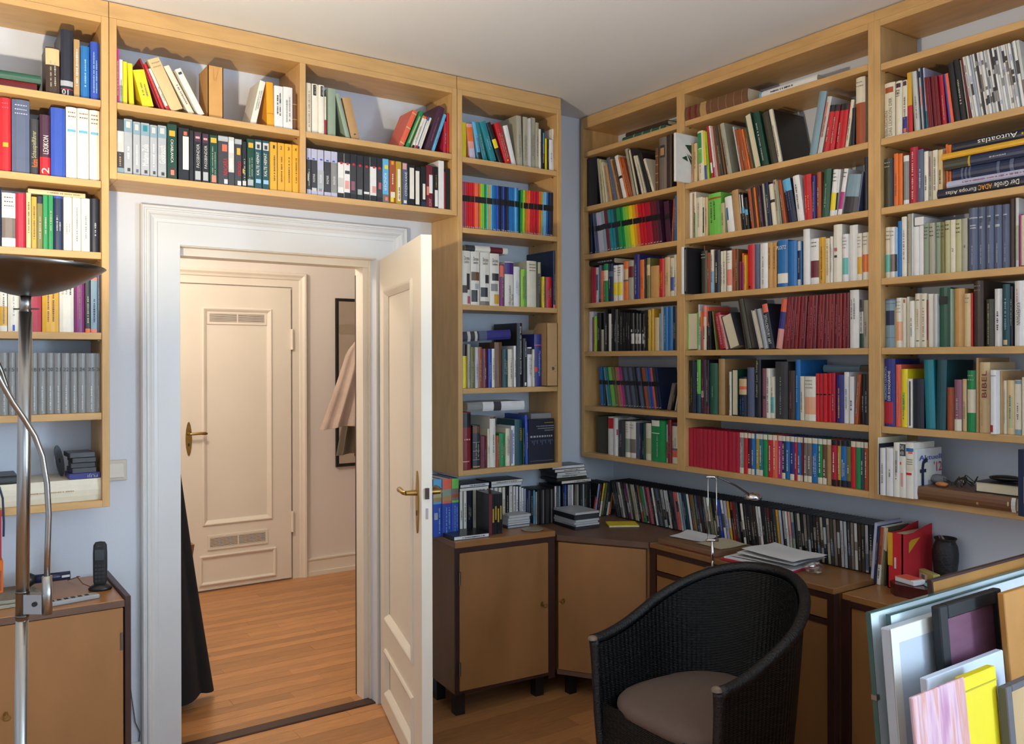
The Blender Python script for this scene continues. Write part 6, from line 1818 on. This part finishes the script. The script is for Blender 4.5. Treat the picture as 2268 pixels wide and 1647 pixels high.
# ------------------------------------------------------------------ things on the lower-left sideboard
zS = .7725
def phone():
    c = onZ(222, 1305, zS); c.y = max(c.y, 3.29); t = thing('cordless_phone', (c.x, c.y, zS), 'black cordless phone standing in its charging cradle', 'phone')
    o = MB().lathe([(.0005, 0), (.030, 0), (.032, .006), (.024, .016), (.016, .022), (.0005, .022)], (0, 0, 0), 20).build('cradle', M_black, None, True); o.parent = t; o.scale = (1.25, 1.0, 1)
    h = MB(); rows = []
    for z, w, d in ((.012, .018, .010), (.03, .0225, .0125), (.08, .0235, .0125), (.13, .0235, .012), (.160, .022, .011), (.170, .016, .009), (.172, .004, .004)):
        rows.append([(w*math.copysign(abs(math.cos(a))**.5, math.cos(a)), d*math.copysign(abs(math.sin(a))**.6, math.sin(a)), z) for a in [2*math.pi*k/20 for k in range(20)]])
    h.grid(rows, closed=True); hs = h.build('handset', M_rubber, None, True); hs.parent = t
    o = MB().box((-.0155, -.0135, .108), (.0155, -.0118, .146)).build('screen', mat('grey_lcd', '3d4248', .2)); o.parent = hs
    o = MB().box((-.008, -.0128, .156), (.008, -.0112, .160)).build('earpiece', mat('grey_lcd', '3d4248', .2)); o.parent = hs
    for r in range(5):
        for q in range(3):
            o = MB().box((-.016+q*.0115, -.0140, .030+r*.0135), (-.007+q*.0115, -.0120, .038+r*.0135)).build('key_button', mat('dark_key', '2c2d31', .4)); o.parent = hs
    t.rotation_euler = (0, 0, math.radians(-18)); t.location.z += .0006; 
    o = MB().tube([(c.x-.02, c.y+.03, zS+.003), (c.x-.05, c.y+.05, zS+.018), (c.x-.062, c.y+.10, zS+.035), (c.x-.045, c.y+.16, zS+.02), (c.x-.08, c.y+.2, zS+.003)], .0018, 6).build('phone_cord', mat('brown_cord', '6a4a38', .6)); tag(o, uniq('thin brown cord looping behind the cordless phone'), 'cord')
phone()
def flashlight():
    a = onZ(155, 1290, zS+.02); P = Vector((a.x, 3.47, zS+.0245)); t = thing('flashlight', P, 'dark blue flashlight lying on the newspapers at left', 'flashlight')
    P.z = zS+.049
    t.location = P
    o = MB().tube([(0, 0, 0), (-.11, .012, 0)], .0155, 16).build('barrel', mat('navy_plastic', '1c2340', .35), None, True); o.parent = t
    o = MB().tube([(-.11, .012, 0), (-.125, .014, 0), (-.165, .018, 0)], [.0155, .024, .024], 16).build('lamp_head', M_black, None, True); o.parent = t
    o = MB().tube([(-.078, -.005, .012), (-.078, -.010, .014)], .008, 10).build('switch_button', cmat('red', 'V')); o.parent = t
    o = MB(); o.add([(-.03, -.0158, -.002), (-.004, -.0158, -.002), (-.004, -.0156, .006), (-.03, -.0156, .006)], [(0, 1, 2, 3)]); q = o.build('printed_mark', cmat('light_grey', 'P')); q.parent = t
    t.rotation_euler = (0, 0, .05)
def newspapers():
    for i, (dx, dy, r_, w_, d_, h_) in enumerate([(0, 0, .1, .30, .22, .011), (-.01, .01, -.05, .26, .20, .012)]):
        t = MB(); n = 5; c = onZ(120, 1305, zS); rows = []
        ob = MB().cbox((-w_/2, -d_/2, 0), (w_/2, d_/2, h_), .003).build('newspaper', mat('newsprint_%d' % i, ['8f8878', '7d776b'][i], .9, var=.25, scale=40)); ob.location = (.20+dx, 3.42+dy, zS+i*.0114); ob.rotation_euler = (0, 0, r_)
        for k in range(3): attach(MB().box((-w_/2+.002, -d_/2-.0004, .002+k*.0034), (w_/2-.002, -d_/2+.002, .0036+k*.0034)), 'folded_leaf', mat('newsprint_edge', 'b5ae9c', .9), ob)
        tag(ob, uniq(['lower folded newspaper on the sideboard', 'upper folded newspaper on the sideboard under the flashlight'][i]), 'newspaper', 'newspapers on the sideboard')
    o = MB().cbox((-.085, -.018, 0), (.085, .018, .016), .004).build('remote_control', mat('silver_plastic', '9a9a9a', .35)); P = onZ(165, 1328, zS); o.location = (P.x-.01, 3.272, zS); o.rotation_euler = (0, 0, .16)
    for k in range(6): attach(MB().box((-.07+k*.022, -.008, .016), (-.058+k*.022, .008, .0172)), 'button', M_rubber, o)
    tag(o, uniq('silver remote control in front of the newspapers'), 'remote control')
newspapers(); flashlight()
o = MB().cbox((-.05, -.05, 0), (.0, .05, .135), .004).build('orange_box', cmat('orange', 'X')); P = onY(9, 1320, 3.42); o.location = (P.x, 3.50, zS); attach(MB().box((-.04, -.0508, .03), (-.006, -.049, .10)), 'label', cmat('rust', 'P'), o); tag(o, uniq('orange box standing at the left picture edge'), 'box')
o = MB().cbox((-.10, -.05, 0), (.10, .05, .02), .003).build('card_wallet', mat('beige_paper', 'a89880', .8)); P = onZ(15, 1345, zS); o.location = (.06, 3.262, zS); attach(MB().box((-.09, -.045, .02), (.09, .045, .0212)), 'paper_insert', M_paper, o); tag(o, uniq('flat beige wallet of papers at the sideboard front edge'), 'paper wallet')
# black recorder on the cream atlas
P = onY(0, 1062, YD+.02); o = MB().cbox((-.25, 0, 0), (onY(41, 1062, YD+.03).x+.0, .16, .028), .003).build('tape_recorder', M_black); o.location = (0, YD+.035, ZL['l6']+.079); tag(o, uniq('flat black recorder lying on the cream atlas'), 'recorder')
attach(MB().box((-.1, -.0006, .008), (onY(36, 1062, YD+.03).x, .001, .020)), 'display', mat('grey_lcd', '3d4248', .2), o)
o = MB().lathe([(.0005, -.0012), (.058, -.0012), (.058, .0012), (.0005, .0012)], (0, 0, 0), 28).build('disc', mat('dull_disc', '7d8790', .3, .6)); P = onY(133, 1028, YD+.14); o.location = (P.x, YD+.16, ZL['l6']+.079+.057); o.rotation_euler = (math.radians(80), 0, math.radians(70)); tag(o, uniq('loose disc standing on edge beside the black tape cases'), 'disc')
attach(MB().lathe([(.0005, -.0016), (.009, -.0016), (.009, .0016), (.0005, .0016)], (0, 0, 0), 16), 'hub', M_black, o)
# hanging strap under the left unit
P = onY(6, 1120, YD-.01)
o = MB().tube([(P.x-.01, YD-.008, 1.17), (P.x, YD-.012, 1.13), (P.x+.003, YD-.012, 1.05), (P.x+.002, YD-.012, 1.0)], .0035, 8).build('strap', cmat('navy', 'P')); tag(o, uniq('thin blue strap hanging at the far left under the shelf'), 'strap')
attach(MB().box((P.x-.03, YD-.014, .93), (P.x-.004, YD-.010, 1.09)), 'red_tag', cmat('crimson', 'P'), o)
# light switch
P0, P1 = onY(238, 1018, YW-.004), onY(274, 1064, YW-.004); xc, zc = (P0.x+P1.x)/2, (P0.z+P1.z)/2
sw = thing('light_switch', (xc, YW, zc), 'beige rocker light switch beside the door frame', 'switch')
MB().cbox((xc-.041, YW-.010, zc-.041), (xc+.041, YW, zc+.041), .003).build('plate', mat('beige_bakelite', 'c6bfb2', .4), sw); MB().cbox((xc-.029, YW-.015, zc-.029), (xc+.029, YW-.009, zc+.029), .003).build('rocker', mat('ivory_bakelite', 'd8d2c6', .35), sw)
# cable by the sideboard
pts = [onY(x, y, YW-.008) for x, y in ((287, 1505), (291, 1540), (297, 1580), (300, 1600), (310, 1622), (308, 1640), (303, 1660))]; pts += [Vector((pts[-1].x-.01, YW-.012, .05)), Vector((pts[-1].x-.03, YW-.03, .004))]
o = MB().tube(pts, .002, 6).build('cable', mat('grey_cable', '55555a', .5)); tag(o, uniq('thin grey cable trailing down the wall beside the sideboard'), 'cable')
# ------------------------------------------------------------------ hall: mirror and coats
A, B = onY(744, 660, YH-.02), onY(744, 1034, YH-.02)
mt = thing('wall_mirror', (A.x+.2, YH, B.z), 'tall mirror in a narrow black frame on the hall wall', 'mirror')
x0, x1, z0, z1 = A.x, A.x+.42, B.z, A.z
MB().box((x0, YH-.022, z0), (x0+.022, YH-.002, z1)).box((x1-.022, YH-.022, z0), (x1, YH-.002, z1)).box((x0+.022, YH-.022, z0), (x1-.022, YH-.002, z0+.022)).box((x0+.022, YH-.022, z1-.022), (x1-.022, YH-.002, z1)).build('frame', M_black, mt)
MB().box((x0+.02, YH-.012, z0+.02), (x1-.02, YH-.008, z1-.02)).build('mirror_glass', M_mirror, mt)
rk = thing('coat_rack', (2.9, 5.70, 1.7), 'wall-mounted coat rail in the hall beyond the door', 'coat rack')
MB().box((2.66, 5.72, 1.80), (3.9, 5.75, 1.88)).build('rail', M_cream, rk)
for x, y in ((2.52, 5.40), (2.60, 5.585), (3.06, 5.585)): MB().tube([(max(x, 2.67), 5.725, 1.87), (x, y+.02, 1.86), (x, y, 1.872)], .006, 8).build('hook', M_brass, rk)
MB().box((3.85, 5.75, 0), (3.9, 6.095, 1.88)).build('end_post', M_maple, rk)
def coat(name, label, top, hem, w0, w1, d0, d1, m, folds, seed, group='coats in the hall'):
    """cloth hanging from a hook: rings widening and folding towards the hem"""
    r = random.Random(seed); rows = []; n = 48; nz = 16; ph = r.uniform(0, 6)
    top, hem = Vector(top), Vector(hem)
    for i in range(nz+1):
        f = i/nz; c = top.lerp(hem, f); c.x = top.x+(hem.x-top.x)*f**1.25
        sh = min(1, .12+f*3.2); w = (w0+(w1-w0)*f)*sh; d = (d0+(d1-d0)*f)*sh; am = .10+.18*f if f > .15 else f
        rows.append([(c.x+w*math.cos(a)*(1+am*.5*math.sin(folds*a+ph)), c.y+d*math.sin(a)*(1+am*1.6*math.sin(folds*a+ph+.6)), c.z-.012*f*math.sin(2*a+ph)) for a in [2*math.pi*k/n for k in range(n)]])
    mb = MB(); mb.grid(rows, closed=True); mb.add(rows[-1], [tuple(range(n))])
    t = thing(name, (top.x, top.y, hem.z), label, 'coat', group); mb.build('body', m, t, True); return t
def cloth(n, hx): return mat(n, hx, .95, var=.10, scale=12, bump=.3, bscale=300)
yc = 5.40; zt0 = onY(797, 690, yc).z
hl_, hr_ = onY(710, 948, yc), onY(800, 948, yc)
c1 = coat('coat', 'pale beige coat with its hem flaring left, hall', (2.52, yc, 1.84), ((hl_.x+hr_.x)/2+.035, yc, hl_.z), .10, (hr_.x-hl_.x)/2+.02, .05, .065, cloth('beige_wool', 'b39d8e'), 9, 3)
yc2 = 5.585; h2 = onY(745, 1005, yc2)
coat('coat', 'grey-olive jacket hanging behind the pale beige coat', (2.60, yc2, 1.83), (h2.x+.15, yc2, h2.z), .07, .135, .05, .06, cloth('olive_wool', '6b6152'), 10, 8)
coat('coat', 'darkest coat on the rail beside the olive jacket', (3.06, yc2, 1.83), (3.07, yc2, h2.z-.15), .06, .10, .05, .06, cloth('dark_wool', '2a2624'), 5, 11)
# black coat and brown bag at the left of the doorway
yb = 4.15; p0, p1 = onY(400, 1190, yb), onY(428, 1545, yb)
c4 = coat('coat', 'long black coat hanging just left inside the doorway', (p0.x-.13, yb, 1.75), (p1.x-.085, yb, p1.z+.02), .05, .165, .06, .10, cloth('black_wool', '15151a'), 4, 14)
bgp = onY(402, 1250, 4.9); bgt = onY(410, 1205, 4.9); bgb = onY(404, 1300, 4.9)
bag = thing('paper_bag', (bgp.x-.12, 4.9, bgb.z), 'brown paper bag seen behind the black coat in the hall', 'bag')
xx = bgt.x+.04; MB().prism([(xx-.30, bgb.z-.05), (xx-.045, bgb.z-.05), (xx, bgt.z), (xx-.30, bgt.z+.02)], 4.86, 4.98, 'y').build('bag_body', mat('brown_kraft_bag', '8a5f40', .8, var=.1), bag, fix=True)
MB().tube([(xx-.2, 4.92, bgt.z), (xx-.17, 4.92, bgt.z+.10), (xx-.10, 4.92, bgt.z+.10), (xx-.07, 4.92, bgt.z)], .004, 6).build('bag_handle', mat('brown_kraft_bag', '8a5f40', .8), bag)
st = thing('hall_stool', (bgp.x-.10, 4.92, 0), 'dark stool carrying the paper bag in the hall', 'stool')
zst = bgb.z-.052
MB().cbox((xx-.34, 4.80, zst-.03), (xx-.03, 5.04, zst), .004).build('seat', M_mahog, st)
for x in (xx-.32, xx-.06):
    for y in (4.82, 5.01): MB().box((x, y, 0), (x+.025, y+.025, zst-.03)).build('leg', M_mahog, st)

# ------------------------------------------------------------------ lettering: one text curve per string, turned into a flat mesh
def flush_text():
    uni = {}
    for q in TEXTQ: uni.setdefault(q[1], None)
    obs = {}
    for s in uni:
        cu = bpy.data.curves.new('lettering', 'FONT'); cu.body = s; cu.size = 1; cu.resolution_u = 2
        o = bpy.data.objects.new('lettering_source', cu); COL.objects.link(o); obs[s] = o
    bpy.context.view_layer.update(); dg = bpy.context.evaluated_depsgraph_get()
    data = {}
    for s, o in obs.items():
        me = o.evaluated_get(dg).to_mesh(); vs = [v.co.copy() for v in me.vertices]; fs = [tuple(p.vertices) for p in me.polygons]
        o.evaluated_get(dg).to_mesh_clear(); xs = [v.x for v in vs] or [0, 1]; ys = [v.y for v in vs] or [0, 1]
        data[s] = (vs, fs, min(xs), max(xs), min(ys), max(ys))
    for o in obs.values(): cu = o.data; bpy.data.objects.remove(o); bpy.data.curves.remove(cu)
    for par, s, x0, x1, z0, z1, orient, col, y in TEXTQ:
        vs, fs, a0, a1, b0, b1 = data[s]; W_, H_ = max(a1-a0, 1e-6), max(b1-b0, 1e-6)
        out = []
        for v in vs:
            u, w = (v.x-a0)/W_, (v.y-b0)/H_
            if orient == 'h': p = (x0+u*(x1-x0), y, z0+w*(z1-z0))
            elif orient == 'u': p = (x1-w*(x1-x0), y, z0+u*(z1-z0))
            else: p = (x0+w*(x1-x0), y, z1-u*(z1-z0))
            out.append(p)
        mb = MB(); mb.add(out, fs); o = mb.build('lettering', mat('%s_print' % col, PAL[col], .5)); o.parent = par; o['kind'] = 'stuff'
flush_text()
